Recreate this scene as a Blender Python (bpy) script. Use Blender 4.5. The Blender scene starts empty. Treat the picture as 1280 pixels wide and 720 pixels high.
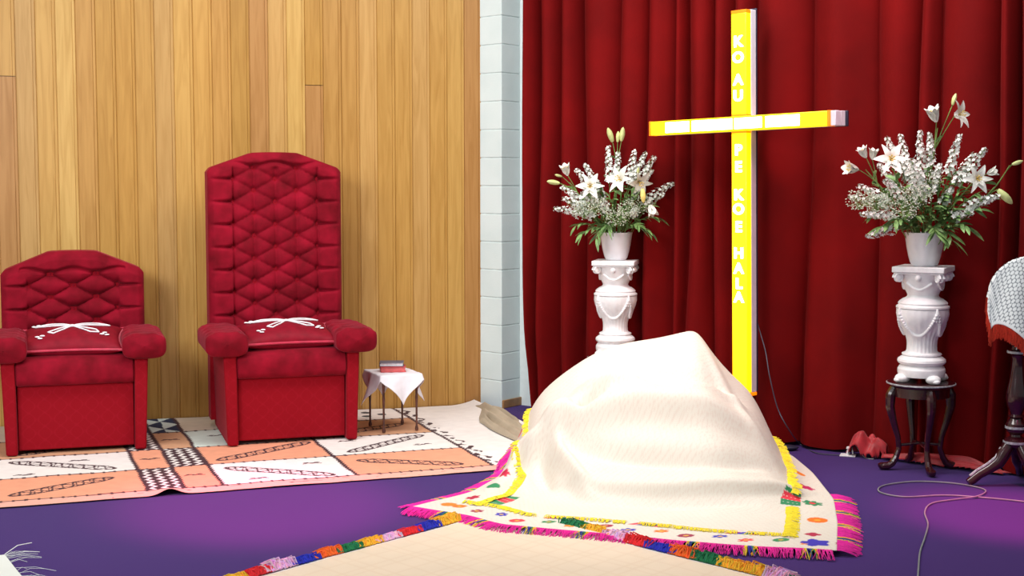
import bpy, math, random
import numpy as np
from mathutils import Vector, Matrix
PI = math.pi
random.seed(7)
rng = np.random.default_rng(11)
S = bpy.context.scene
COL = S.collection
R = math.radians

# ------------------------------------------------------------------ camera
FPX = 1750.0
TILT = math.atan(135 / FPX)
CT, ST = math.cos(TILT), math.sin(TILT)
CAMH = 1.5
cam = bpy.data.cameras.new('camera'); cam.sensor_width = 36; cam.lens = FPX / 1280 * 36
cam.clip_start = 0.05
co = bpy.data.objects.new('camera', cam); COL.objects.link(co)
co.location = (0, 0, CAMH); co.rotation_euler = (PI / 2 - TILT, 0, 0)
S.camera = co

def ray(px, py):
    dx = (px - 640) / FPX; dy = (360 - py) / FPX
    return Vector((dx, CT + dy * ST, -ST + dy * CT))
def floor_at(px, py, z=0.0):
    d = ray(px, py); t = (z - CAMH) / d.z
    return Vector((d.x * t, d.y * t, z))
def at(px, py, Y):
    d = ray(px, py); t = Y / d.y
    return Vector((d.x * t, Y, CAMH + d.z * t))

# ------------------------------------------------------------------ materials
def nt(name):
    m = bpy.data.materials.new(name); m.use_nodes = True
    t = m.node_tree; b = t.nodes['Principled BSDF']
    return m, t, b
def setp(b, **k):
    for n, v in k.items():
        n = {'rough': 'Roughness', 'metal': 'Metallic', 'sheen': 'Sheen Weight', 'sheen_rough': 'Sheen Roughness',
             'coat': 'Coat Weight', 'spec': 'Specular IOR Level', 'sheen_tint': 'Sheen Tint', 'ecol': 'Emission Color', 'estr': 'Emission Strength',
             'sub': 'Subsurface Weight', 'trans': 'Transmission Weight'}[n]
        b.inputs[n].default_value = v
def noise_mix(t, b, c1, c2, scale=8, detail=4, stretch=None, lo=.35, hi=.65, coord='Object'):
    tc = t.nodes.new('ShaderNodeTexCoord'); mp = t.nodes.new('ShaderNodeMapping')
    if stretch: mp.inputs['Scale'].default_value = stretch
    n = t.nodes.new('ShaderNodeTexNoise'); n.inputs['Scale'].default_value = scale; n.inputs['Detail'].default_value = detail
    r = t.nodes.new('ShaderNodeValToRGB')
    r.color_ramp.elements[0].position = lo; r.color_ramp.elements[1].position = hi
    r.color_ramp.elements[0].color = (*c1, 1); r.color_ramp.elements[1].color = (*c2, 1)
    t.links.new(tc.outputs[coord], mp.inputs[0]); t.links.new(mp.outputs[0], n.inputs['Vector'])
    t.links.new(n.outputs['Fac'], r.inputs[0])
    t.links.new(r.outputs[0], b.inputs['Base Color'])
    return tc, mp, n, r
def bump(t, b, scale=200, strength=.2, dist=.002, stretch=None, coord='Object', kind='noise'):
    tc = t.nodes.new('ShaderNodeTexCoord'); mp = t.nodes.new('ShaderNodeMapping')
    if stretch: mp.inputs['Scale'].default_value = stretch
    if kind == 'noise':
        n = t.nodes.new('ShaderNodeTexNoise'); n.inputs['Scale'].default_value = scale; out = n.outputs['Fac']
    else:
        n = t.nodes.new('ShaderNodeTexVoronoi'); n.inputs['Scale'].default_value = scale; out = n.outputs['Distance']
    bp = t.nodes.new('ShaderNodeBump'); bp.inputs['Strength'].default_value = strength; bp.inputs['Distance'].default_value = dist
    t.links.new(tc.outputs[coord], mp.inputs[0]); t.links.new(mp.outputs[0], n.inputs['Vector'])
    t.links.new(out, bp.inputs['Height']); t.links.new(bp.outputs[0], b.inputs['Normal'])
def simple(name, c, var=.12, scale=20, **k):
    m, t, b = nt(name)
    c1 = tuple(x * (1 - var) for x in c); c2 = tuple(min(1, x * (1 + var)) for x in c)
    noise_mix(t, b, c1, c2, scale=scale); setp(b, **k)
    return m
def vcol(name, rough=.85, var=.08, scale=40, bscale=400, bstr=.25, bdist=.001, **k):
    """colour comes from the thing's own dyed pattern (face attribute 'dye')"""
    m, t, b = nt(name)
    a = t.nodes.new('ShaderNodeAttribute'); a.attribute_name = 'dye'
    tc = t.nodes.new('ShaderNodeTexCoord'); n = t.nodes.new('ShaderNodeTexNoise'); n.inputs['Scale'].default_value = scale
    mr = t.nodes.new('ShaderNodeMapRange'); mr.inputs['To Min'].default_value = 1 - var; mr.inputs['To Max'].default_value = 1 + var
    mx = t.nodes.new('ShaderNodeVectorMath'); mx.operation = 'SCALE'
    t.links.new(tc.outputs['Object'], n.inputs['Vector']); t.links.new(n.outputs['Fac'], mr.inputs['Value'])
    t.links.new(a.outputs['Color'], mx.inputs[0]); t.links.new(mr.outputs[0], mx.inputs['Scale'])
    t.links.new(mx.outputs[0], b.inputs['Base Color'])
    bump(t, b, bscale, bstr, bdist)
    setp(b, rough=rough, **k)
    return m

M = {}
def velvet(name, c1, c2, sheen_tint=(1, .25, .35, 1), sheen=.5, scale=9):
    m, t, b = nt(name)
    noise_mix(t, b, c1, c2, scale=scale, detail=6, lo=.3, hi=.7)
    bump(t, b, 350, .3, .0015)
    setp(b, rough=.85, sheen=sheen, sheen_rough=.35, sheen_tint=sheen_tint, spec=.15)
    return m
M['velvet'] = velvet('crimson_velvet', (.13, .0008, .006), (.29, .003, .018), sheen=.2)
def brocade():
    m, t, b = nt('crimson_brocade')
    tc = t.nodes.new('ShaderNodeTexCoord'); sp = t.nodes.new('ShaderNodeSeparateXYZ'); t.links.new(tc.outputs['Object'], sp.inputs[0])
    def mth(op, a, b_=None):
        n = t.nodes.new('ShaderNodeMath'); n.operation = op
        for i, v in enumerate((a, b_)):
            if v is None: continue
            if isinstance(v, (int, float)): n.inputs[i].default_value = v
            else: t.links.new(v, n.inputs[i])
        return n.outputs[0]
    wv = mth('MULTIPLY', mth('SINE', mth('MULTIPLY', sp.outputs['Z'], 42.0)), 1.25)
    xx = mth('MULTIPLY', sp.outputs['X'], 38.0)
    k = mth('MULTIPLY', mth('SINE', mth('ADD', xx, wv)), mth('SINE', mth('SUBTRACT', xx, wv)))
    k = mth('SUBTRACT', 1.0, mth('MINIMUM', mth('MULTIPLY', mth('ABSOLUTE', k), 6.0), 1.0))
    mx = t.nodes.new('ShaderNodeMix'); mx.data_type = 'RGBA'; t.links.new(k, mx.inputs[0])
    mx.inputs[6].default_value = (.25, .0015, .008, 1); mx.inputs[7].default_value = (.275, .003, .012, 1)
    t.links.new(mx.outputs[2], b.inputs['Base Color']); bump(t, b, 350, .25, .0015)
    setp(b, rough=.85, sheen=.15, sheen_rough=.35, sheen_tint=(1, .25, .35, 1), spec=.15); return m
M['velvet_panel'] = brocade()
M['curtain'] = velvet('stage_curtain_velvet', (.125, .0004, .0008), (.18, .0008, .0013), sheen=.05, sheen_tint=(1, .1, .1, 1), scale=3)
M['satin'] = simple('dark_red_satin', (.22, .002, .014), rough=.65, spec=.2)
M['piping'] = simple('red_piping', (.50, .015, .055), rough=.5, sheen=.3)
M['white_thread'] = simple('white_embroidery_thread', (.85, .84, .88), rough=.6)
M['carpet'], t, b = nt('blue_carpet')
noise_mix(t, b, (.046, .018, .115), (.066, .026, .16), scale=260, detail=3)
bump(t, b, 700, .6, .003); setp(b, rough=.95, sheen=.12, sheen_tint=(.6, .6, 1, 1), spec=.05)
M['ceramic'] = simple('white_ceramic', (.88, .88, .92), var=.03, rough=.28, coat=.3)
M['plaster'] = simple('white_painted_plaster', (.90, .90, .92), var=.05, scale=30, rough=.45, spec=.4)
M['block'], t, b = nt('white_painted_block')
noise_mix(t, b, (.66, .77, .78), (.73, .83, .84), scale=3); bump(t, b, 90, .25, .003); setp(b, rough=.6)
M['mortar'] = simple('painted_mortar', (.58, .66, .67), rough=.8)
M['wallpaint'] = simple('pale_wall_paint', (.74, .80, .80), var=.03, rough=.7)
M['darkwood'] = simple('dark_cherry_wood', (.035, .005, .008), var=.25, scale=30, rough=.22, coat=.4)
M['legwood'] = simple('brown_turned_wood', (.09, .03, .02), var=.4, scale=40, rough=.35)
M['skirtwood'] = simple('varnished_skirting_wood', (.35, .18, .07), var=.25, scale=10, rough=.45)
M['inlay'] = simple('silver_grey_inlay', (.42, .45, .48), var=.35, scale=60, rough=.35, metal=.3)
M['linen'] = simple('white_linen', (.80, .78, .84), var=.04, scale=30, rough=.8)
M['pages'] = simple('book_pages', (.75, .74, .78), var=.08, scale=60, rough=.8)
M['bookred'] = simple('red_book_cover', (.55, .06, .07), var=.1, rough=.5)
M['bookdark'] = simple('slate_book_cover', (.10, .10, .15), var=.1, rough=.5)
M['leaf'] = simple('green_leaf', (.16, .29, .09), var=.4, scale=25, rough=.5)
M['stem'] = simple('green_stem', (.16, .27, .07), var=.25, scale=25, rough=.5)
M['petal'] = simple('white_petal', (.86, .86, .80), var=.05, scale=30, rough=.55, sub=.0)
M['bud'] = simple('pale_green_bud', (.62, .66, .28), var=.2, scale=30, rough=.5)
M['budyellow'] = simple('yellow_bud', (.75, .58, .16), var=.2, scale=30, rough=.5)
M['stamen'] = simple('yellow_stamen', (.65, .45, .08), rough=.6)
M['floret'] = simple('small_white_floret', (.78, .80, .76), var=.12, scale=90, rough=.6)
M['gyp'] = simple('tiny_cream_floret', (.58, .62, .50), var=.2, scale=90, rough=.7)
M['cable_grey'] = simple('grey_cable_sheath', (.22, .24, .25), rough=.5)
M['cable_dark'] = simple('dark_cable_sheath', (.05, .05, .08), rough=.5)
M['plastic'] = simple('white_plastic', (.75, .76, .78), var=.03, rough=.4)
M['blackmetal'] = simple('black_painted_metal', (.02, .02, .045), rough=.4)
M['housing'] = simple('white_metal_housing', (.74, .70, .80), var=.04, rough=.4)
def emit(name, c, s, base=None):
    m, t, b = nt(name)
    b.inputs['Base Color'].default_value = (*(base or c), 1)
    setp(b, ecol=(*c, 1), estr=s, rough=.3)
    return m
M['glow_yellow'] = emit('backlit_yellow_acrylic', (1.0, .60, .0), 1.35, base=(.8, .5, .02))
M['glow_orange'] = emit('backlit_orange_acrylic', (1.0, .20, .0), .95, base=(.8, .2, .01))
M['glow_white'] = emit('backlit_white_lettering', (1.0, .95, .80), 6.0, base=(.9, .9, .8))
M['tapa'] = vcol('painted_barkcloth', rough=.8, var=.12, scale=14, bscale=120, bstr=.5, bdist=.003)
M['weave'] = vcol('woven_pandanus', rough=.62, var=.05, scale=8, bscale=260, bstr=.35, bdist=.002)
M['yarn'] = vcol('dyed_yarn', rough=.9, var=.2, scale=120)
M['lace'] = vcol('crochet_lace', rough=.9, var=.05, scale=120)

# ------------------------------------------------------------------ object helpers
def tag(o, label=None, cat=None, group=None, kind=None):
    if label: o['label'] = label
    if cat: o['category'] = cat
    if group: o['group'] = group
    if kind: o['kind'] = kind
    return o
def empty(name, loc=(0, 0, 0), rz=0, label=None, cat=None, group=None):
    o = bpy.data.objects.new(name, None); COL.objects.link(o)
    o.location = loc; o.rotation_euler = (0, 0, rz); o.empty_display_size = .05
    return tag(o, label, cat, group)
class MB:
    def __init__(s): s.v = []; s.f = []; s.c = []; s.m = []
    def add(s, vs, fs, col=None, mi=0):
        n = len(s.v); s.v += [tuple(v) for v in vs]; s.f += [tuple(i + n for i in f) for f in fs]
        s.c += [col or (1, 1, 1)] * len(vs); s.m += [mi] * len(fs)
    def box(s, x0, x1, y0, y1, z0, z1, **k):
        s.add([(x0, y0, z0), (x1, y0, z0), (x1, y1, z0), (x0, y1, z0), (x0, y0, z1), (x1, y0, z1), (x1, y1, z1), (x0, y1, z1)],
              [(0, 3, 2, 1), (4, 5, 6, 7), (0, 1, 5, 4), (1, 2, 6, 5), (2, 3, 7, 6), (3, 0, 4, 7)], **k)
    def lathe(s, prof, n=32, cx=0, cy=0, z0=0, cap=True, **k):
        vs = []; fs = []
        for r, z in prof:
            for i in range(n):
                a = 2 * PI * i / n; vs.append((cx + r * math.cos(a), cy + r * math.sin(a), z0 + z))
        for j in range(len(prof) - 1):
            for i in range(n):
                i2 = (i + 1) % n; fs.append((j * n + i, j * n + i2, (j + 1) * n + i2, (j + 1) * n + i))
        if cap: fs.append(tuple(reversed(range(n)))); fs.append(tuple((len(prof) - 1) * n + i for i in range(n)))
        s.add(vs, fs, **k)
    def tube(s, pts, r, n=8, closed=False, **k):
        P = [Vector(p) for p in pts]; rs = r if isinstance(r, (list, tuple)) else [r] * len(P)
        vs = []; fs = []; up = Vector((0, 0, 1)); last = None
        for i, p in enumerate(P):
            if closed: d = P[(i + 1) % len(P)] - P[i - 1]
            else: d = P[min(i + 1, len(P) - 1)] - P[max(i - 1, 0)]
            if d.length < 1e-9: d = Vector((0, 0, 1))
            d.normalize()
            a = last if last is not None else (up if abs(d.z) < .9 else Vector((1, 0, 0)))
            a = a - d * a.dot(d)
            if a.length < 1e-5: a = Vector((1, 0, 0)) - d * d.x
            a.normalize(); last = a; b2 = d.cross(a)
            for j in range(n):
                t = 2 * PI * j / n; vs.append(p + (a * math.cos(t) + b2 * math.sin(t)) * rs[i])
        m = len(P)
        for i in range(m if closed else m - 1):
            i2 = (i + 1) % m
            for j in range(n):
                j2 = (j + 1) % n; fs.append((i * n + j, i * n + j2, i2 * n + j2, i2 * n + j))
        if not closed: fs.append(tuple(reversed(range(n)))); fs.append(tuple((m - 1) * n + j for j in range(n)))
        s.add(vs, fs, **k)
    def ball(s, c, r, n=8, sc=(1, 1, 1), **k):
        vs = []; fs = []; c = Vector(c); h = max(4, n // 2 + 1)
        for j in range(1, h):
            for i in range(n):
                a = 2 * PI * i / n; b2 = PI * j / h
                vs.append((c.x + r * sc[0] * math.sin(b2) * math.cos(a), c.y + r * sc[1] * math.sin(b2) * math.sin(a), c.z + r * sc[2] * math.cos(b2)))
        top = len(vs); vs.append((c.x, c.y, c.z + r * sc[2])); vs.append((c.x, c.y, c.z - r * sc[2]))
        for j in range(h - 2):
            for i in range(n):
                i2 = (i + 1) % n; fs.append((j * n + i, (j + 1) * n + i, (j + 1) * n + i2, j * n + i2))
        for i in range(n):
            i2 = (i + 1) % n; fs.append((top, i, i2)); fs.append((top + 1, (h - 2) * n + i2, (h - 2) * n + i))
        s.add(vs, fs, **k)
    def build(s, name, mat, parent=None, smooth=True, bevel=0, seg=2, angle=35):
        me = bpy.data.meshes.new(name); me.from_pydata(s.v, [], s.f); me.update()
        mats = mat if isinstance(mat, (list, tuple)) else [mat]
        for m in mats: me.materials.append(m)
        if len(mats) > 1: me.polygons.foreach_set('material_index', s.m)
        at_ = me.color_attributes.new('dye', 'FLOAT_COLOR', 'POINT')
        at_.data.foreach_set('color', [x for c in s.c for x in (*c, 1)])
        o = bpy.data.objects.new(name, me); COL.objects.link(o)
        if parent: o.parent = parent
        if smooth:
            me.polygons.foreach_set('use_smooth', [True] * len(me.polygons))
            try: me.set_sharp_from_angle(angle=R(angle))
            except Exception: pass
        if bevel:
            bv = o.modifiers.new('bevel', 'BEVEL'); bv.width = bevel; bv.segments = seg; bv.limit_method = 'ANGLE'
            bv.angle_limit = R(40)
        return o
def grid(name, P, mat, parent=None, dye=None, thick=0, closed_u=False, smooth=True, mask=None):
    """P: (nv, nu, 3) array"""
    nv, nu = P.shape[:2]
    idx = np.arange(nv * nu).reshape(nv, nu)
    a = idx[:-1, :-1]; b = idx[:-1, 1:]; c = idx[1:, 1:]; d = idx[1:, :-1]
    F = np.stack([a, b, c, d], -1)
    if closed_u:
        e = np.stack([idx[:-1, -1], idx[:-1, 0], idx[1:, 0], idx[1:, -1]], -1)[:, None]
        F = np.concatenate([F, e], 1)
    F = F.reshape(-1, 4)
    if mask is not None: F = F[mask[:-1, :-1].reshape(-1)]
    me = bpy.data.meshes.new(name)
    me.vertices.add(nv * nu); me.vertices.foreach_set('co', P.astype(np.float32).ravel())
    me.loops.add(F.size); me.loops.foreach_set('vertex_index', F.astype(np.int32).ravel())
    me.polygons.add(len(F)); me.polygons.foreach_set('loop_start', np.arange(0, F.size, 4, dtype=np.int32))
    me.update(calc_edges=True); me.validate()
    if dye is not None:
        at_ = me.color_attributes.new('dye', 'FLOAT_COLOR', 'POINT')
        C = np.ones((nv * nu, 4), np.float32); C[:, :3] = dye.reshape(-1, 3); at_.data.foreach_set('color', C.ravel())
    if smooth: me.polygons.foreach_set('use_smooth', [True] * len(me.polygons))
    me.materials.append(mat)
    o = bpy.data.objects.new(name, me); COL.objects.link(o)
    if parent: o.parent = parent
    if thick:
        so = o.modifiers.new('thickness', 'SOLIDIFY'); so.thickness = thick; so.offset = -1
    return o
def copy_tree(o, parent=None):
    c = o.copy(); COL.objects.link(c)
    if parent: c.parent = parent
    for ch in o.children: copy_tree(ch, c)
    return c
def vnoise(x, y, seed=0):
    """smooth value noise on arrays"""
    xi = np.floor(x).astype(int); yi = np.floor(y).astype(int); fx = x - xi; fy = y - yi
    fx = fx * fx * (3 - 2 * fx); fy = fy * fy * (3 - 2 * fy)
    def h(a, b): 
        v = np.sin(a * 127.1 + b * 311.7 + seed * 74.7) * 43758.5453
        return v - np.floor(v)
    return (h(xi, yi) * (1 - fx) + h(xi + 1, yi) * fx) * (1 - fy) + (h(xi, yi + 1) * (1 - fx) + h(xi + 1, yi + 1) * fx) * fy

# ------------------------------------------------------------------ the setting
A_W = R(16.2)                                            # timber wall runs away to the right
W0 = Vector((-.203, 9.27, 0)); WD = Vector((math.cos(A_W), math.sin(A_W), 0)); WN = Vector((-math.sin(A_W), math.cos(A_W), 0))
A_C = R(37.1)                                            # curtain comes nearer to the right
C0 = Vector((.102, 8.866, 0)); CD = Vector((math.cos(A_C), -math.sin(A_C), 0)); CN = Vector((math.sin(A_C), math.cos(A_C), 0))

fl = MB(); fl.add([(-7, -1, 0), (8, -1, 0), (8, 11, 0), (-7, 11, 0)], [(0, 1, 2, 3)])
tag(fl.build('floor', M['carpet'], smooth=False), kind='structure')

# timber wall: tongue and groove boards, each its own tone
wb = MB()
pitch = .1155; nb = 48
tones = [(.52, .28, .065), (.57, .32, .08), (.49, .255, .06), (.53, .30, .09), (.46, .225, .065), (.60, .36, .10), (.48, .25, .05)]
M['boards'], t, b = nt('varnished_timber_boards')
a_ = t.nodes.new('ShaderNodeAttribute'); a_.attribute_name = 'dye'
tc = t.nodes.new('ShaderNodeTexCoord'); mp = t.nodes.new('ShaderNodeMapping'); mp.inputs['Scale'].default_value = (14, 14, .9)
n1 = t.nodes.new('ShaderNodeTexNoise'); n1.inputs['Scale'].default_value = 2.2; n1.inputs['Detail'].default_value = 6; n1.inputs['Distortion'].default_value = 1.2
off = t.nodes.new('ShaderNodeVectorMath'); off.operation = 'ADD'
sc10 = t.nodes.new('ShaderNodeVectorMath'); sc10.operation = 'SCALE'; sc10.inputs['Scale'].default_value = 60
t.links.new(a_.outputs['Color'], sc10.inputs[0]); t.links.new(tc.outputs['Object'], mp.inputs[0])
t.links.new(mp.outputs[0], off.inputs[0]); t.links.new(sc10.outputs[0], off.inputs[1]); t.links.new(off.outputs[0], n1.inputs['Vector'])
rp = t.nodes.new('ShaderNodeValToRGB'); rp.color_ramp.elements[0].color = (.86, .80, .70, 1); rp.color_ramp.elements[1].color = (1.07, 1.08, 1.16, 1)
rp.color_ramp.elements[0].position = .3; rp.color_ramp.elements[1].position = .62
mxx = t.nodes.new('ShaderNodeVectorMath'); mxx.operation = 'MULTIPLY'
t.links.new(n1.outputs['Fac'], rp.inputs[0]); t.links.new(a_.outputs['Color'], mxx.inputs[0]); t.links.new(rp.outputs[0], mxx.inputs[1])
t.links.new(mxx.outputs[0], b.inputs['Base Color']); setp(b, rough=.42, spec=.35)
joints = {39: 2.28, 34: 1.62, 33: 2.25, 36: 1.85, 25: 2.12, 9: 2.1}
g = .0018
for i in range(nb):
    x1 = -i * pitch; x0 = x1 - pitch
    def plank(z0, z1, c):
        # a board with a rounded V edge on both sides and a raised bead
        prof = [(x0, .006), (x0 + g, .006), (x0 + g + .003, 0), (x1 - .019, 0), (x1 - .0175, .0035), (x1 - .0165, .0035), (x1 - .015, 0), (x1 - .002, 0), (x1, .006)]
        vs = [(x, y, z) for z in (z0, z1) for x, y in prof]; n = len(prof)
        wb.add(vs, [(j, j + 1, n + j + 1, n + j) for j in range(n - 1)], col=c)
    rr = random.Random(i * 13 + 5)
    def tone():
        c = rr.choice(tones); k = rr.uniform(.85, .98); return tuple(x * k for x in c)
    if i in joints:
        plank(0, joints[i] - .002, tone()); plank(joints[i] + .002, 3.3, tone())
    else: plank(0, 3.3, tone())
wb.box(-nb * pitch, 0, .011, .06, 0, 3.3, col=(.16, .085, .03))
ow = wb.build('wall_left', M['boards'], smooth=False); ow.location = W0; ow.rotation_euler.z = A_W
tag(ow, kind='structure')

# wall behind the curtain, parallel to it
wr = MB(); wr.box(-.6, 5.5, 0, .1, 0, 3.3)
o = wr.build('wall_right', M['wallpaint'], smooth=False); o.location = C0 + CN * .30 ; o.rotation_euler.z = -A_C; tag(o, kind='structure')

# white block pier in the corner: corner points at the room
pc = Vector((-.068, 9.127, 0))
PL = Vector((-.203, 9.262, 0)) - pc; a1 = math.atan2(PL.y, PL.x)
pr = MB(); d1 = PL.normalized(); d2 = Vector((.62, .78, 0)).normalized()
hgt = .183; L1 = .26; L2 = .32
for k in range(18):
    z0 = k * hgt; z1 = z0 + hgt - .005
    q = [pc, pc + d2 * L2, pc + d2 * L2 + d1 * L1, pc + d1 * L1]
    pr.add([(p.x, p.y, z) for z in (z0, z1) for p in q], [(3, 2, 1, 0), (4, 5, 6, 7), (0, 1, 5, 4), (1, 2, 6, 5), (2, 3, 7, 6), (3, 0, 4, 7)])
tag(pr.build('wall_pier', M['block'], smooth=False, bevel=.004), kind='structure')
pm = MB(); ins = (d1 + d2) * .004
q = [pc + ins, pc + d2 * (L2 - .01) + d1 * .004, pc + d2 * (L2 - .01) + d1 * (L1 - .01), pc + d1 * (L1 - .01) + d2 * .004]
pm.add([(p.x, p.y, z) for z in (0.001, 3.29) for p in q], [(3, 2, 1, 0), (4, 5, 6, 7), (0, 1, 5, 4), (1, 2, 6, 5), (2, 3, 7, 6), (3, 0, 4, 7)])
tag(pm.build('trim_1', M['mortar'], smooth=False), kind='structure')
# varnished skirting round the foot of the pier's right face and the wall beside it
sk = MB(); nrm = Vector((d2.y, -d2.x, 0))
q = [pc + nrm * .001, pc + d2 * .30 + nrm * .001, pc + d2 * .30 + nrm * .014, pc + nrm * .014]
sk.add([(p.x, p.y, z) for z in (0, .055) for p in q], [(3, 2, 1, 0), (4, 5, 6, 7), (0, 1, 5, 4), (1, 2, 6, 5), (2, 3, 7, 6), (3, 0, 4, 7)])
tag(sk.build('baseboard_pier', M['skirtwood'], bevel=.004), kind='structure')
sk = MB(); sk.box(-.12, 5.2, -.016, -.001, 0, .055); o = sk.build('baseboard_right', M['skirtwood'], bevel=.004)
o.location = C0 + CN * .30; o.rotation_euler.z = -A_C; tag(o, kind='structure')

# ------------------------------------------------------------------ curtain
def make_curtain():
    Ltot = 4.6; nu = 1500; nz = 46
    u = np.linspace(0, Ltot, nu)
    # irregular pleats: warped phase
    ph = np.zeros(nu); x = 0.0; rr = random.Random(21); cs = [0]; xs = [0.0]
    while x < Ltot + .3:
        w = rr.choice([.085, .10, .12, .15, .19, .23, .30] if x < 1.2 else [.10, .13, .17, .24, .30, .36]) * rr.uniform(.9, 1.1)
        x += w; xs.append(x); cs.append(cs[-1] + 1)
    amp = np.interp(u, xs, [rr.uniform(.6, 1.5) for _ in xs])
    zz = np.concatenate([np.linspace(3.25, .35, 30), np.linspace(.32, 0.012, 16)])
    P = np.zeros((nz, nu, 3))
    for j, z in enumerate(zz):
        wob = .018 * np.sin(u * 7 + z * 1.3) + .010 * np.sin(u * 17 - z * 2.1)
        pz = np.interp(u + wob * (1 - z / 3.3) * 1.6, xs, cs)
        fr = pz - np.floor(pz)
        prof = np.sin(PI * fr) ** .75                     # rounded fold, sharp valley
        low = .5 + .5 * np.cos(pz * PI * .37 + 1.1)
        fullness = .115 if z > .5 else .115 * (.75 + .5 * z)
        y = -(prof * amp * fullness + low * .035)
        y += .012 * np.sin(u * 31 + z * .8) * (1 - z / 3.3)
        # hem drags a little on the carpet
        if z < .3: y -= (.3 - z) * .10 * np.sin(u * 5.2 + 1) ** 2
        shift = .10 * (1 - z) ** 2 * np.exp(-u / .10) if z < 1 else 0     # left end pulled in at the foot
        uu = u + shift * .9
        P[j, :, 0] = uu; P[j, :, 1] = y; P[j, :, 2] = z + (.014 * np.sin(u * 9) ** 2 if z < .05 else 0)
    o = grid('stage_curtain', P, M['curtain'])
    o.location = C0 + CN * .16 - CD * .068; o.rotation_euler.z = -A_C
    return tag(o, 'tall deep red velvet stage curtain hanging in folds behind the lit cross', 'curtain')
cur = make_curtain()
# loose red cloth bunched on the carpet at the curtain's foot
def crumple(name, px, py, w, d, h, label, seed, Y=None):
    c = floor_at(px, py); n = 44
    U, V = np.meshgrid(np.linspace(-1, 1, n), np.linspace(-1, 1, n))
    rr_ = np.sqrt(U ** 2 + V ** 2)
    th = np.arctan2(V, U)
    edge = 1 + .18 * np.sin(3 * th + seed) + .1 * np.sin(7 * th + seed * 2)
    Z = h * np.clip(1 - (rr_ / edge) ** 2, 0, 1) ** .7 * (.45 + .9 * vnoise(U * 2.6 + seed, V * 3.2, seed)) + .007
    Z += .006 * vnoise(U * 6, V * 6, seed + 3)
    P = np.stack([U * w, V * d, Z], -1)
    o = grid(name, P, M['curtain_loose'], mask=(rr_ < edge * 1.0), thick=-.003)
    o.location = (c.x, c.y, 0); o.rotation_euler.z = -A_C
    return tag(o, label, 'cloth')
M['curtain_loose'] = simple('bright_red_satin_cloth', (.42, .012, .02), var=.2, rough=.5, sheen=.3)
crumple('crumpled_cloth', 1083, 571, .12, .07, .13, 'crumpled red cloth heaped on the carpet beside the white floor socket', 1.3)
crumple('crumpled_cloth', 1182, 584, .34, .05, .05, 'long strip of red cloth lying behind the feet of the round plant stand', 4.1)

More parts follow.
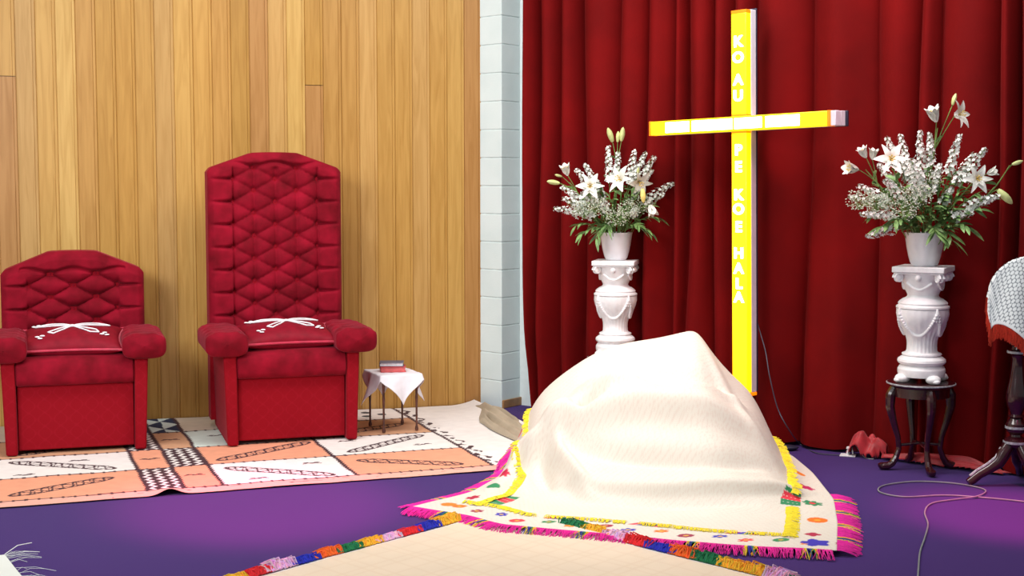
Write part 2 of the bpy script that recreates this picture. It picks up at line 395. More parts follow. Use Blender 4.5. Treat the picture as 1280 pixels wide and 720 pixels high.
# ------------------------------------------------------------------ tapa cloth
A_T = R(20.3); T0 = Vector((-2.337, 6.2936, 0))
def tapa_paint(U, V):
    orange = np.array((.80, .335, .205)); white = np.array((.84, .77, .74)); beige = np.array((.66, .56, .45)); green = np.array((.66, .74, .68))
    brown = np.array((.055, .022, .03)); navy = np.array((.015, .03, .08)); peach = np.array((.80, .40, .32)); dusk = np.array((.62, .33, .19))
    C = np.empty(U.shape + (3,)); C[:] = white
    w = (vnoise(U * 9, V * 9, 5) - .5)                     # hand painted wobble
    Uw = U + .012 * w; Vw = V + .012 * (vnoise(U * 8 + 4, V * 8, 9) - .5)
    rows = [.13, .65, 1.17, 1.69, 2.30]; cols = [(-.9, .67), (.67, .845), (.845, 1.03), (1.03, 1.70), (1.70, 2.43)]
    kind = {(0, 0): orange, (0, 1): white, (0, 2): dusk, (0, 3): beige,
            (1, 0): None, (1, 1): orange, (1, 2): None, (1, 3): 'tri',
            (2, 0): orange, (2, 1): None, (2, 2): dusk, (2, 3): 'tri',
            (3, 0): white, (3, 1): orange, (3, 2): green, (3, 3): beige,
            (4, 0): orange, (4, 1): white, (4, 2): dusk, (4, 3): white}
    for (ci, ri), k in kind.items():
        m = (Uw >= cols[ci][0]) & (Uw < cols[ci][1]) & (Vw >= rows[ri]) & (Vw < rows[ri + 1])
        if k is None:                                      # dark field with columns of white zigzags
            a = (Uw - cols[ci][0]) / .0583; bb = Vw / .07
            tri = np.abs((bb % 1) * 2 - 1)
            ff = np.abs((a % 1) - (.25 + .5 * tri))
            wh = (ff < .17) & (((a % 1) > .08) & ((a % 1) < .92))
            C[m] = brown; C[m & wh] = white
        elif isinstance(k, str):                           # dark blue and white triangles
            a = (Uw - .845) / .0925; bb = (Vw - 1.69) / .13; fa = a % 1; fb = bb % 1
            par = (np.floor(a) + np.floor(bb)) % 2
            dk = np.where(par > 0, (fa > fb), (fa > 1 - fb)) ^ (np.abs(fa - .5) < np.abs(fb - .5))
            C[m] = np.array((.62, .72, .70)); C[m & dk] = navy
        else: C[m] = k
    C[Vw < .13] = peach
    C[(Uw > 2.43) & (Vw > .13)] = np.array((.82, .77, .74))
    C[(V < .13) & (vnoise(U * 14, V * 60, 2) > .93)] = brown
    def braid(u0, v0, u1, v1, wd=.045, n=10, col=brown):
        L = math.hypot(u1 - u0, v1 - v0); ux, uy = (u1 - u0) / L, (v1 - v0) / L
        a = (U - u0) * ux + (V - v0) * uy; d = -(U - u0) * uy + (V - v0) * ux
        inside = (a > 0) & (a < L); tp = np.clip(np.minimum(a, L - a) / .08, 0, 1) ** .5
        A = wd * tp; ph = a / L * n * PI
        ln = .0085
        m = (np.abs(d - A * .8 * np.sin(ph)) < ln) | (np.abs(d + A * .8 * np.sin(ph)) < ln) | (np.abs(d - A * .8 * np.cos(ph * 1.5)) < ln * .8)
        m |= (np.abs(np.abs(d) - A) < ln * .7)
        C[inside & m] = col
    braid(.04, .24, .54, .51); braid(.05, 1.08, .57, .72); braid(-.65, .25, -.10, .5); braid(-.6, 1.08, -.1, .72); braid(.1, 1.25, .55, 1.55)
    braid(1.10, .54, 1.60, .17); braid(1.09, .74, 1.67, 1.11); braid(1.79, .50, 2.30, .21); braid(1.80, .72, 2.34, 1.10, .04); braid(1.80, 1.27, 2.33, 1.5)
    def leafy(u, v, s=.05):
        for k in range(-1, 2):
            m = ((U - u - k * s * .8) / (s * .45)) ** 2 + ((V - v - abs(k) * s * .4) / (s * .30)) ** 2 < 1
            C[m] = brown
        C[(np.abs(V - v + .01 * np.sin(U * 60)) < .006) & (np.abs(U - u) < s * 1.5)] = brown
    for u, v in ((.40, 1.0), (.12, .72), (.76, .92), (.93, .42), (.93, 1.45), (1.55, .50), (1.22, .22), (1.75 + .12, 1.05), (2.25, .80), (1.2, 1.5), (1.45, 1.35)): leafy(u, v, .035)
    # motifs of the farthest row
    for u, v in ((2.22, 1.98), (2.30, 1.88), (2.19, 1.84)): C[(U - u) ** 2 + ((V - v) * .8) ** 2 < .0009] = np.array((.06, .06, .07))
    m = (np.abs(U - 1.36) < .13 * np.clip((2.2 - V) / .5, 0, 1)) & (V > 1.72) & (V < 2.2) & (((U * 26).astype(int) + (V * 14).astype(int)) % 3 > 0); C[m] = navy
    m = (np.abs(U - 2.03) < .10) & (V > 1.86) & (V < 2.1) & (vnoise(U * 34, V * 26, 8) > .5); C[m] = np.array((.06, .06, .08))
    # toothed column lines and thin row lines
    for u in (.67, .845, 1.03, 1.70, 2.43):
        tooth = .010 + .020 * ((V / .038) % 1)
        C[(np.abs(Uw - u) < tooth * .55) & (V > .12)] = brown
    m = (np.abs(Uw - 2.47 - .02 * np.sin(V * 40)) < .017) & (V > .12) & (vnoise(U * 40, V * 30, 7) > .45); C[m] = brown
    for v in rows[:-1]:
        m = (np.abs(Vw - v) < .007 + .012 * (((U / .055) % 1) < .22)) & (U < 2.43); C[m] = brown
    return C
u = np.arange(-1.3, 2.98, .006); v = np.arange(0, 2.27, .006)
U, V = np.meshgrid(u, v)
Z = .006 + .004 * vnoise(U * 4, V * 4, 3) + .010 * np.clip(vnoise(U * 2.2, V * 5, 13) - .62, 0, 1)
Z += .030 * np.exp(-((U - .76) / .055) ** 2) * np.clip(1 - V / .16, 0, 1)     # curled lip at the front edge
Z += .035 * np.clip((U - 2.80) / .18, 0, 1) ** 2 * np.clip((V - .2) / .6, 0, 1)
edge = .008 * vnoise(U[0] * 11, U[0] * 0, 4)
VV = V + edge[None, :] * (V < .1)
# the cloth stops just short of the timber wall
wx = T0.x + U * math.cos(A_T) - VV * math.sin(A_T) - W0.x; wy = T0.y + U * math.sin(A_T) + VV * math.cos(A_T) - W0.y
gap = -(wx * WN.x + wy * WN.y) - .012
VV = VV + np.minimum(gap, 0) / math.cos(A_T - A_W)
P = np.stack([U, VV, Z], -1)
o = grid('barkcloth_mat', P, M['tapa'], dye=tapa_paint(U, V), thick=.0)
o.location = T0; o.rotation_euler.z = A_T
tag(o, 'wide painted barkcloth mat in orange and white panels under the two red thrones', 'mat')

# folded plain end of barkcloth in the corner
def lump_sheet(name, mat, outline, h, label, cat, seed=2, dye=(.42, .34, .25), n=90):
    # outline: four corner points on the floor (FL, FR, BR, BL)
    a, b_, c_, d_ = [Vector(p) for p in outline]
    Uu, Vv = np.meshgrid(np.linspace(0, 1, n), np.linspace(0, 1, n))
    def bl(i): return a[i] * (1 - Uu) * (1 - Vv) + b_[i] * Uu * (1 - Vv) + c_[i] * Uu * Vv + d_[i] * (1 - Uu) * Vv
    X, Y = bl(0), bl(1)
    X = X + .05 * (vnoise(Uu * 3 + seed, Vv * 3, seed) - .5); Y = Y + .08 * (vnoise(Uu * 4, Vv * 3 + seed, seed + 1) - .5)
    env = np.clip(np.minimum(np.minimum(Uu, 1 - Uu), np.minimum(Vv, 1 - Vv)) / .16, 0, 1) ** .6
    Zz = .014 + h * env * (.35 + .9 * vnoise(Uu * 2.5 + seed, Vv * 4.5, seed + 2) ** 1.4)
    Zz += .012 * np.sin((Uu * 2 + Vv * 5) * 5) * env
    D = np.empty(X.shape + (3,)); D[:] = dye; D *= (.85 + .3 * vnoise(Uu * 5, Vv * 9, 4))[..., None]
    o = grid(name, np.stack([X, Y, Zz], -1), mat, dye=D)
    return tag(o, label, cat)
lump_sheet('folded_barkcloth', M['tapa'], [floor_at(598, 530)[:], floor_at(662, 562)[:], floor_at(650, 526)[:], floor_at(597, 512)[:]], .05,
           'plain brown folded barkcloth lying on the carpet at the foot of the white pier', 'cloth', dye=(.40, .33, .24))

# ------------------------------------------------------------------ thrones
def tuft_panel(outl, zlo, dx, dy, oxy, depth, ztop_tuft, nu=150, nv=170, extra_v=0.0):
    """front surface of a buttoned back. outl(x)->top z. returns P grid and button list"""
    hw = .40
    xs = np.linspace(-hw, hw, nu); s = np.linspace(0, 1, nv)
    top = np.array([outl(x) for x in xs])
    X = np.repeat(xs[None], nv, 0); Zt = zlo + (top[None, :] - zlo) * s[:, None]
    p = (X - oxy[0]) / dx; q = (Zt - oxy[1]) / dy
    a = (p + q) / 2; b = (p - q) / 2
    sa = np.abs(np.sin(PI * a)); sb = np.abs(np.sin(PI * b))
    dia = (sa * sb) ** .38
    chn = np.abs(np.sin(PI * p)) ** .5                   # vertical channels
    k = (1 - extra_v) * dia + extra_v * chn * (.62 + .38 * dia)
    # outside the buttoned field the padding is plain, with short pleats running to the edge
    xin = 2.5 * dx
    zt_lim = ztop_tuft - .0
    inside_x = np.clip((xin - np.abs(X)) / .02 + .5, 0, 1); inside_z = np.clip((zt_lim - Zt) / .02 + .5, 0, 1)
    side = 1 - .75 * np.exp(-((((Zt - oxy[1]) / dy + 1) % 2 - 1) * dy / .008) ** 2) * np.clip(1.2 - (np.abs(X) - 2 * dx) / .12, 0, 1)
    h = depth * np.where(np.abs(X) > 2.02 * dx, np.minimum(side, 1), k)
    h = depth * .95 + (h - depth * .95) * inside_z
    # arc-shaped dip under the top roll
    roll = np.exp(-((Zt - ztop_tuft - .018 - .012 * np.cos(X / dx * PI)) / .012) ** 2) * (np.abs(X) < 2.3 * dx)
    h -= roll * depth * .55
    h *= np.clip((hw - np.abs(X)) / .035, 0, 1) ** .5 * np.clip((top[None] - Zt) / .05, 0, 1) ** .5
    # buttons dig deeper
    bl = []
    i0 = -2
    for i in range(-2, 3):
        for j in range(-40, 3):
            if (i + j) % 2: continue
            bx = oxy[0] + i * dx; bz = oxy[1] + j * dy
            if bz < zlo + .14 or bz > ztop_tuft: continue
            bl.append((bx, bz)); r2 = (X - bx) ** 2 + (Zt - bz) ** 2
            h -= .020 * np.exp(-r2 / .00040)
    Y = -np.maximum(h, -.004)
    return np.stack([X, Y, Zt], -1), bl
VEL_IN = 0
def make_throne(name, loc, rz, top_z, sh_z, label, tall):
    root = empty(name, loc, rz, label, 'throne')
    D = .80                                              # total depth
    # base panel
    m = MB(); m.box(-.3055, .3055, .045, D - .02, .02, .375); m.build('base_panel', M['velvet_panel'], root, bevel=.006)
    # padded seat with a rounded front
    m = MB()
    pts = []; nn = 24
    for side in (-.328, .328):
        ring = [(side, .02 + .03 * (1 - math.cos(0)), .372)]
    prof = [(.10, .372), (.03, .373), (.008, .385), (.0, .41), (-.004, .45), (.0, .48), (.012, .505), (.04, .522), (.10, .532), (.3, .535), (D - .16, .53), (D - .16, .372)]
    n = len(prof); xs = [-.309, -.300, -.2, 0, .2, .300, .309]
    sc = [.96, 1, 1, 1, 1, 1, .96]
    vs = []
    for x, s_ in zip(xs, sc):
        for y, z in prof: vs.append((x, .3 + (y - .3) * s_, .45 + (z - .45) * s_))
    fs = [(i * n + j, i * n + (j + 1) % n, (i + 1) * n + (j + 1) % n, (i + 1) * n + j) for i in range(len(xs) - 1) for j in range(n)]
    fs += [tuple(reversed(range(n))), tuple((len(xs) - 1) * n + j for j in range(n))]
    m.add(vs, fs); m.build('seat', M['velvet'], root, angle=50)
    # side posts: padded slabs, splayed slightly outwards to the arms
    for s_ in (-1, 1):
        m = MB(); b0, b1 = .306, .367; t0, t1 = .312, .385
        q = []
        for z, i0, i1 in ((0.0, b0, b1), (.52, t0, t1)):
            q += [(s_ * i0, 0, z), (s_ * i1, 0, z), (s_ * i1, D - .06, z), (s_ * i0, D - .06, z)]
        m.add(q, [(0, 3, 2, 1), (4, 5, 6, 7), (0, 1, 5, 4), (1, 2, 6, 5), (2, 3, 7, 6), (3, 0, 4, 7)] if s_ > 0 else
              [(0, 1, 2, 3), (7, 6, 5, 4), (4, 5, 1, 0), (5, 6, 2, 1), (6, 7, 3, 2), (7, 4, 0, 3)])
        m.build('side_panel', M['velvet_panel'], root, bevel=.012, seg=3)
        # arm pad: plump, with shallow buttoning on top
        nu, ns = 40, 44; cx = s_ * .365
        P = np.zeros((ns, nu, 3)); w, h = .118, .072
        for a in range(ns):
            tt = a / (ns - 1); y = -.055 + tt * (D - .22)
            e = min(1, math.sqrt(max(0, 1 - (1 - min(tt / .07, 1)) ** 2)) * .82 + .18) * min(1, math.sqrt(max(0, 1 - (1 - min((1 - tt) / .05, 1)) ** 2)) * .6 + .4)
            e2 = e if 0 < a < ns - 1 else .02
            for i in range(nu):
                an = 2 * PI * i / nu; c_, s2 = math.cos(an), math.sin(an)
                ex = .55
                px_ = math.copysign(abs(c_) ** ex, c_) * w * e2; pz = math.copysign(abs(s2) ** (ex * 1.1), s2) * h * e2
                if s2 > 0:
                    tf = abs(math.sin(PI * (px_ / .09 + y / .12))) * abs(math.sin(PI * (px_ / .09 - y / .12)))
                    pz -= .012 * (1 - tf ** .4) * min(1, s2 * 1.5)
                P[a, i] = (cx + px_, y, .578 + pz)
        grid('armrest', P, M['velvet'], root, closed_u=True)
    # back: core slab with an arched top
    def outl(x):
        ax = abs(x); fw = .135
        if ax < fw: z = top_z - .004 * (ax / fw) ** 2
        else:
            k = (ax - fw) / (.40 - fw); z = top_z - .004 + (sh_z - top_z) * (k ** 1.0) 
        # rounded shoulder
        z -= .02 * max(0, (ax - .37) / .03) ** 2
        return z
    yf = D - .17
    dx, dy = .128, .068
    ztt = sh_z + (.005 if tall else -.02)
    P, bl = tuft_panel(outl, .50, dx, dy, (0, ztt - .07), .044, ztt, extra_v=.65 if tall else .0)
    bk = MB(); xs = np.linspace(-.40, .40, 41)
    core = [(x, outl(x)) for x in xs]
    vs = []; nn = len(core)
    for y in (0, .15):
        vs += [(x, y, .05) for x, z in core] + [(x, y, z) for x, z in core]
    fs = []
    for i in range(nn - 1):
        fs.append((i, i + 1, nn + i + 1, nn + i)); fs.append((2 * nn + i + 1, 2 * nn + i, 3 * nn + i, 3 * nn + i + 1))
        fs.append((nn + i, nn + i + 1, 3 * nn + i + 1, 3 * nn + i)); fs.append((i + 1, i, 2 * nn + i, 2 * nn + i + 1))
    fs.append((0, nn, 3 * nn, 2 * nn)); fs.append((nn - 1, 3 * nn - 1, 4 * nn - 1, 2 * nn - 1))
    bk.add(vs, fs); ob = bk.build('backrest', M['velvet_panel'], root, angle=30); ob.location = (0, yf, 0)
    pad = grid('tufted_padding', P, M['velvet'], ob); pad.location = (0, .001, 0)
    b0 = None
    for bx, bz in bl:
        if b0 is None:
            mm = MB(); mm.ball((0, 0, 0), .009, 10, (1, .5, 1)); b0 = mm.build('button', M['velvet'], ob); c = b0
        else:
            c = b0.copy(); COL.objects.link(c); c.parent = ob
        c.location = (bx, .002, bz)
    return root
fA = (floor_at(285, 561) + floor_at(447, 552)) / 2
fB = (floor_at(3, 574) + floor_at(188, 564)) / 2
CH = R(17.5)
make_throne('throne', fA + Vector((0, 0, .012)), CH, 1.655, 1.56, 'tall red velvet throne with high buttoned back, beside the small side table', True)
make_throne('throne', fB + Vector((0, 0, .012)), CH, 1.075, .965, 'low red velvet throne with short buttoned back at the left edge', False)

# cushions
def make_pillow(loc, rz, label, flip=1, tilt=0):
    root = empty('cushion', loc, rz, label, 'cushion', 'red cushions on the thrones'); root.rotation_euler.x = tilt
    a, b_, H = .275, .20, .085
    n = 70; lin = np.sin(np.linspace(-PI / 2, PI / 2, n)); U, V = np.meshgrid(lin, lin)
    def xy(u, v): return a * u * (1 - .10 * (1 - v ** 2) ** 1 * abs(u) ** 2), b_ * v * (1 - .10 * (1 - u ** 2) * abs(v) ** 2)
    def hz(u, v): return H * (np.clip((1 - u ** 2) * (1 - v ** 2), 0, 1) ** .42)
    X, Y = xy(U, V); Zt = hz(U, V)
    pleat = .0012 * np.sin(X * 90) * np.clip(1 - ((V + .9) / .5) ** 2, 0, 1)
    m = MB()
    top = np.stack([X, Y, Zt + pleat], -1); bot = np.stack([X, Y, -Zt * .9], -1)
    body = np.concatenate([top, bot[::-1]], 0)
    o1 = grid('cushion_cover', body, M['satin'], root); 
    seam = []
    for k in range(4):
        for t_ in np.linspace(-1, 1, 26)[:-1]:
            u, v = [(t_, -1), (1, t_), (-t_, 1), (-1, -t_)][k]
            x, y = xy(u, v); seam.append((x * 1.012, y * 1.012, .004))
    m = MB(); m.tube(seam, .0075, 8, closed=True); m.build('piping', M['piping'], root)
    # embroidered bow lying on the dome
    def onp(x, y, lift=.004):
        u, v = x / a, y / b_
        return (x, y, float(hz(np.array(u), np.array(v))) + lift)
    m = MB()
    def loop(pts, r=.0042):
        P = []
        for (x0, y0), (x1, y1) in zip(pts[:-1], pts[1:]):
            for k in range(7): P.append(onp(x0 + (x1 - x0) * k / 7, y0 + (y1 - y0) * k / 7))
        P.append(onp(*pts[-1])); m.tube(P, r, 6)
    loop([(0, .0), (-.05, .04), (-.13, .07), (-.20, .06), (-.15, .03), (-.06, .01), (0, 0)])
    loop([(0, .0), (.05, .04), (.13, .075), (.20, .065), (.15, .035), (.06, .01), (0, 0)])
    loop([(0, 0), (-.055, -.03), (-.125, -.075), (-.095, -.095), (-.04, -.05), (0, 0)])
    loop([(0, 0), (.055, -.025), (.13, -.05), (.145, -.08), (.10, -.085), (.04, -.04), (0, 0)])
    m.ball(onp(0, 0), .014, 10, (1.3, 1, .5))
    m.build('bow_embroidery', M['white_thread'], root)
    for (cx, cy) in ((-.165, -.115), (.175, -.09), (-.20, .10)):
        m = MB()
        for k in range(3):
            an = k * 2.1 + cx * 9; p = onp(cx + .015 * math.cos(an), cy + .015 * math.sin(an), .003)
            m.ball(p, .011, 8, (1.3, .8, .35))
        m.build('flower_embroidery', M['white_thread'], root)
    return root
def on_chair(f, x, y, z):
    return Vector((f.x + x * math.cos(CH) - y * math.sin(CH), f.y + x * math.sin(CH) + y * math.cos(CH), z))
make_pillow(on_chair(fA, .0, .25, .602), CH + R(3), 'dark red cushion with white embroidered bow on the tall throne', tilt=R(9))
make_pillow(on_chair(fB, -.01, .25, .602), CH - R(3), 'red cushion with white bow and pale piping on the low throne', tilt=R(11))

# ------------------------------------------------------------------ small side table, cloth, books
TB = Vector((-.715, 8.34, .012)); TBZ = R(24); tw, td, thh = .125, .15, .335
rt = empty('side_table', TB, TBZ, 'small low wooden side table with thin legs under a white cloth', 'table')
m = MB(); m.box(-tw, tw, -td, td, thh - .018, thh); m.build('tabletop', M['legwood'], rt, bevel=.004)
m = MB(); m.box(-tw + .02, tw - .02, -td + .02, td - .02, thh - .045, thh - .018); m.build('apron', M['legwood'], rt, bevel=.002)
for sx in (-1, 1):
    for sy in (-1, 1):
        m = MB(); m.lathe([(.010, 0), (.011, .012), (.006, .03), (.0065, .15), (.009, .20), (.0065, .22), (.009, .27), (.010, thh - .018)], 12, sx * (tw - .022), sy * (td - .022)); m.build('leg', M['legwood'], rt)
def table_cloth():
    n = 90; hs = .235; U, V = np.meshgrid(np.linspace(-hs, hs, n), np.linspace(-hs, hs, n))
    ang = R(47); X = U * math.cos(ang) - V * math.sin(ang); Y = U * math.sin(ang) + V * math.cos(ang)
    a, b_ = tw + .004, td + .004
    k = np.maximum(np.maximum(np.abs(X) / a, np.abs(Y) / b_), 1e-6)
    BX = np.where(k > 1, X / k, X); BY = np.where(k > 1, Y / k, Y)
    ex = np.hypot(X - BX, Y - BY)
    th = np.arctan2(Y, X)
    fl = .22 + .16 * np.sin(th * 6 + .8)
    nx = X / np.maximum(np.hypot(X, Y), 1e-6); ny = Y / np.maximum(np.hypot(X, Y), 1e-6)
    PX = BX + nx * ex * fl; PY = BY + ny * ex * fl; PZ = thh + .004 - ex * np.sqrt(1 - np.clip(fl, 0, .6) ** 2)
    PZ = PZ + .003 * vnoise(X * 40, Y * 40, 3)
    o = grid('table_cloth', np.stack([PX, PY, PZ], -1), M['linen'], thick=-.0025)
    o.location = TB; o.rotation_euler.z = TBZ
    return tag(o, 'white cloth with pointed hanging corners draped over the small side table', 'cloth')
table_cloth()
def book(z, w, d, h, rz, label, cm, dxy=(0, 0)):
    root = empty('book', TB + Vector((dxy[0], dxy[1], z)), rz, label, 'book', 'books on the side table')
    m = MB(); t_ = .003
    m.box(-w, w, -d, d, 0, t_); m.box(-w, w, -d, d, h - t_, h); m.box(-w, -w + t_, -d, d, t_, h - t_)
    m.build('cover', cm, root, bevel=.001)
    m = MB(); m.box(-w + .004, w - .005, -d + .005, d - .005, t_, h - t_)
    m.build('pages', M['pages'] if cm is M['bookdark'] else M['bookredpages'], root, smooth=False)
M['bookredpages'] = simple('red_edged_pages', (.62, .12, .12), rough=.6)
book(thh + .009, .076, .055, .034, R(8), 'thick red book on the side table beneath the dark one', M['bookred'], (0, .0))
book(thh + .0435, .072, .052, .024, R(3), 'dark slate covered book lying on top of the red book', M['bookdark'], (-.006, 0))

# ------------------------------------------------------------------ lit cross
def text_mesh(ch, size, off=.0):
    cu = bpy.data.curves.new('t', 'FONT'); cu.body = ch; cu.size = size; cu.align_x = 'CENTER'; cu.align_y = 'CENTER'
    cu.extrude = .0012; cu.offset = off
    o = bpy.data.objects.new('t', cu); COL.objects.link(o)
    bpy.context.view_layer.update()
    me = bpy.data.meshes.new_from_object(o); bpy.data.objects.remove(o); bpy.data.curves.remove(cu)
    return me
A_X = R(46)
XC = Vector((1.267, 7.70, 1.806))
xr = empty('lit_cross', XC, 0, 'large glowing yellow cross with white lettering hanging before the red curtain', 'cross')
xr.rotation_mode = 'XYZ'
xr.rotation_euler = (Matrix.Rotation(-A_X, 4, 'Z') @ Matrix.Rotation(R(-1.1), 4, 'Y')).to_euler()
PW = .050; BH = .039; topz = .615; botz = -1.475; bl_, br_ = -.612, .572
def part(name, boxes, mat, bev=.003, parent=xr):
    m = MB()
    for b_ in boxes: m.box(*b_)
    return m.build(name, mat, parent, bevel=bev)
# local: x along the beam, -y towards the room
part('post_housing', [(-PW, PW, 0, .045, botz, topz)], M['housing'])
part('post_back', [(-PW - .001, PW + .001, .0455, .058, botz + .004, topz + .010)], M['blackmetal'])
part('post_end_cap', [(-PW - .002, PW + .002, -.048, .045, botz - .018, botz)], M['glow_orange'])
part('upper_light_panel', [(-PW, PW, -.045, -.001, BH + .012, topz - .02)], M['glow_yellow'], .004)
part('panel_rim', [(-PW, PW, -.045, -.001, topz - .02, topz - .002)], M['glow_orange'], .002)
part('panel_rim', [(-PW, PW, -.045, -.001, BH + .001, BH + .012)], M['glow_orange'], .002)
part('lower_light_panel', [(-PW, PW, -.045, -.001, botz + .002, -BH - .012)], M['glow_yellow'], .004)
part('panel_rim', [(-PW, PW, -.045, -.001, -BH - .012, -BH - .001)], M['glow_orange'], .002)
part('beam_light_panel', [(bl_, br_, -.062, -.002, -BH, BH)], M['glow_yellow'], .004)
part('beam_end_cap', [(br_ + .0005, br_ + .012, -.064, -.002, -BH - .002, BH + .002)], M['glow_orange'], .002)
part('beam_end_cap', [(bl_ - .012, bl_ - .0005, -.064, -.002, -BH - .002, BH + .002)], M['glow_orange'], .002)
part('beam_housing', [(bl_ - .01, -PW - .003, -.001, .040, -BH, BH)], M['housing'])
part('beam_housing', [(PW + .003, br_ + .045, -.001, .040, -BH, BH), (br_ + .0125, br_ + .045, -.05, -.001, -BH, BH)], M['housing'])
part('beam_back', [(bl_ - .012, -PW - .003, .0405, .055, -BH - .002, BH + .002)], M['blackmetal'])
part('beam_back', [(PW + .003, br_ + .056, .0405, .055, -BH - .002, BH + .002)], M['blackmetal'])
for x0, x1 in ((-.50, -.33), (-.31, -.03), (-.015, .165), (.19, .405)):
    part('word_panel', [(x0, x1, -.0655, -.0625, -BH + .010, BH - .010)], M['glow_white'], .001)
for ch, py in (('K', 52), ('O', 72), ('A', 100), ('U', 120), ('P', 188), ('E', 209), ('K', 244), ('O', 262), ('E', 284), ('H', 317), ('A', 336), ('L', 355), ('A', 372)):
    me = text_mesh(ch, .100, .0035); me.materials.append(M['glow_white'])
    o = bpy.data.objects.new('letter', me); COL.objects.link(o); o.parent = xr
    zz = at(930, py, 7.66).z - XC.z
    o.location = (-.002, -.0475, zz); o.rotation_euler = (PI / 2, 0, 0); o.scale = (.92, .80, 1)

# ------------------------------------------------------------------ plant stands, pedestals, vases
def cabriole(m, ang, h, r0, rf, sc=1.0):
    pts = []; rs = []
    ctrl = [(r0 * .86, h - .02, .022), (r0 * 1.02, h - .07, .027), (r0 * 1.03, h - .13, .024), (r0 * .90, h - .21, .018), (r0 * .74, h - .29, .0145), (r0 * .70, h - .35, .014), (r0 * .80, .065, .016), (rf * .95, .035, .018), (rf + .018, .022, .021), (rf + .05, .022, .018), (rf + .058, .04, .012)]
    for i in range(len(ctrl) - 1):
        for k in range(4):
            t_ = k / 4; a, b_ = ctrl[i], ctrl[i + 1]
            r = a[0] * (1 - t_) + b_[0] * t_; z = a[1] * (1 - t_) + b_[1] * t_
            pts.append((r * math.cos(ang), r * math.sin(ang), z)); rs.append(a[2] * (1 - t_) + b_[2] * t_)
    m.tube(pts, rs, 10)
def plant_stand(loc, label, rz=0):
    root = empty('plant_stand', loc, rz, label, 'stand', None)
    h = .462
    m = MB(); m.lathe([(.0, h - .025), (.155, h - .025), (.165, h - .018), (.17, h - .010), (.17, h - .004), (.165, h)], 40); m.build('tabletop', M['darkwood'], root)
    m = MB(); m.lathe([(.1705, h - .012), (.175, h - .010), (.175, h - .005), (.1705, h - .003)], 40, cap=False); m.build('metal_rim', M['inlay'], root)
    m = MB(); m.lathe([(.12, h - .08), (.145, h - .075), (.145, h - .026), (.12, h - .026)], 40); m.build('apron', M['darkwood'], root)
    for k in range(4):
        m = MB(); cabriole(m, k * PI / 2, h, .155, .15); m.build('leg', M['darkwood'], root)
    m = MB()
    for k in range(2):
        a = k * PI / 2; m.tube([(-.11 * math.cos(a), -.11 * math.sin(a), .13), (0, 0, .14), (.11 * math.cos(a), .11 * math.sin(a), .13)], .008, 8)
    m.build('stretcher', M['darkwood'], root)
    return root
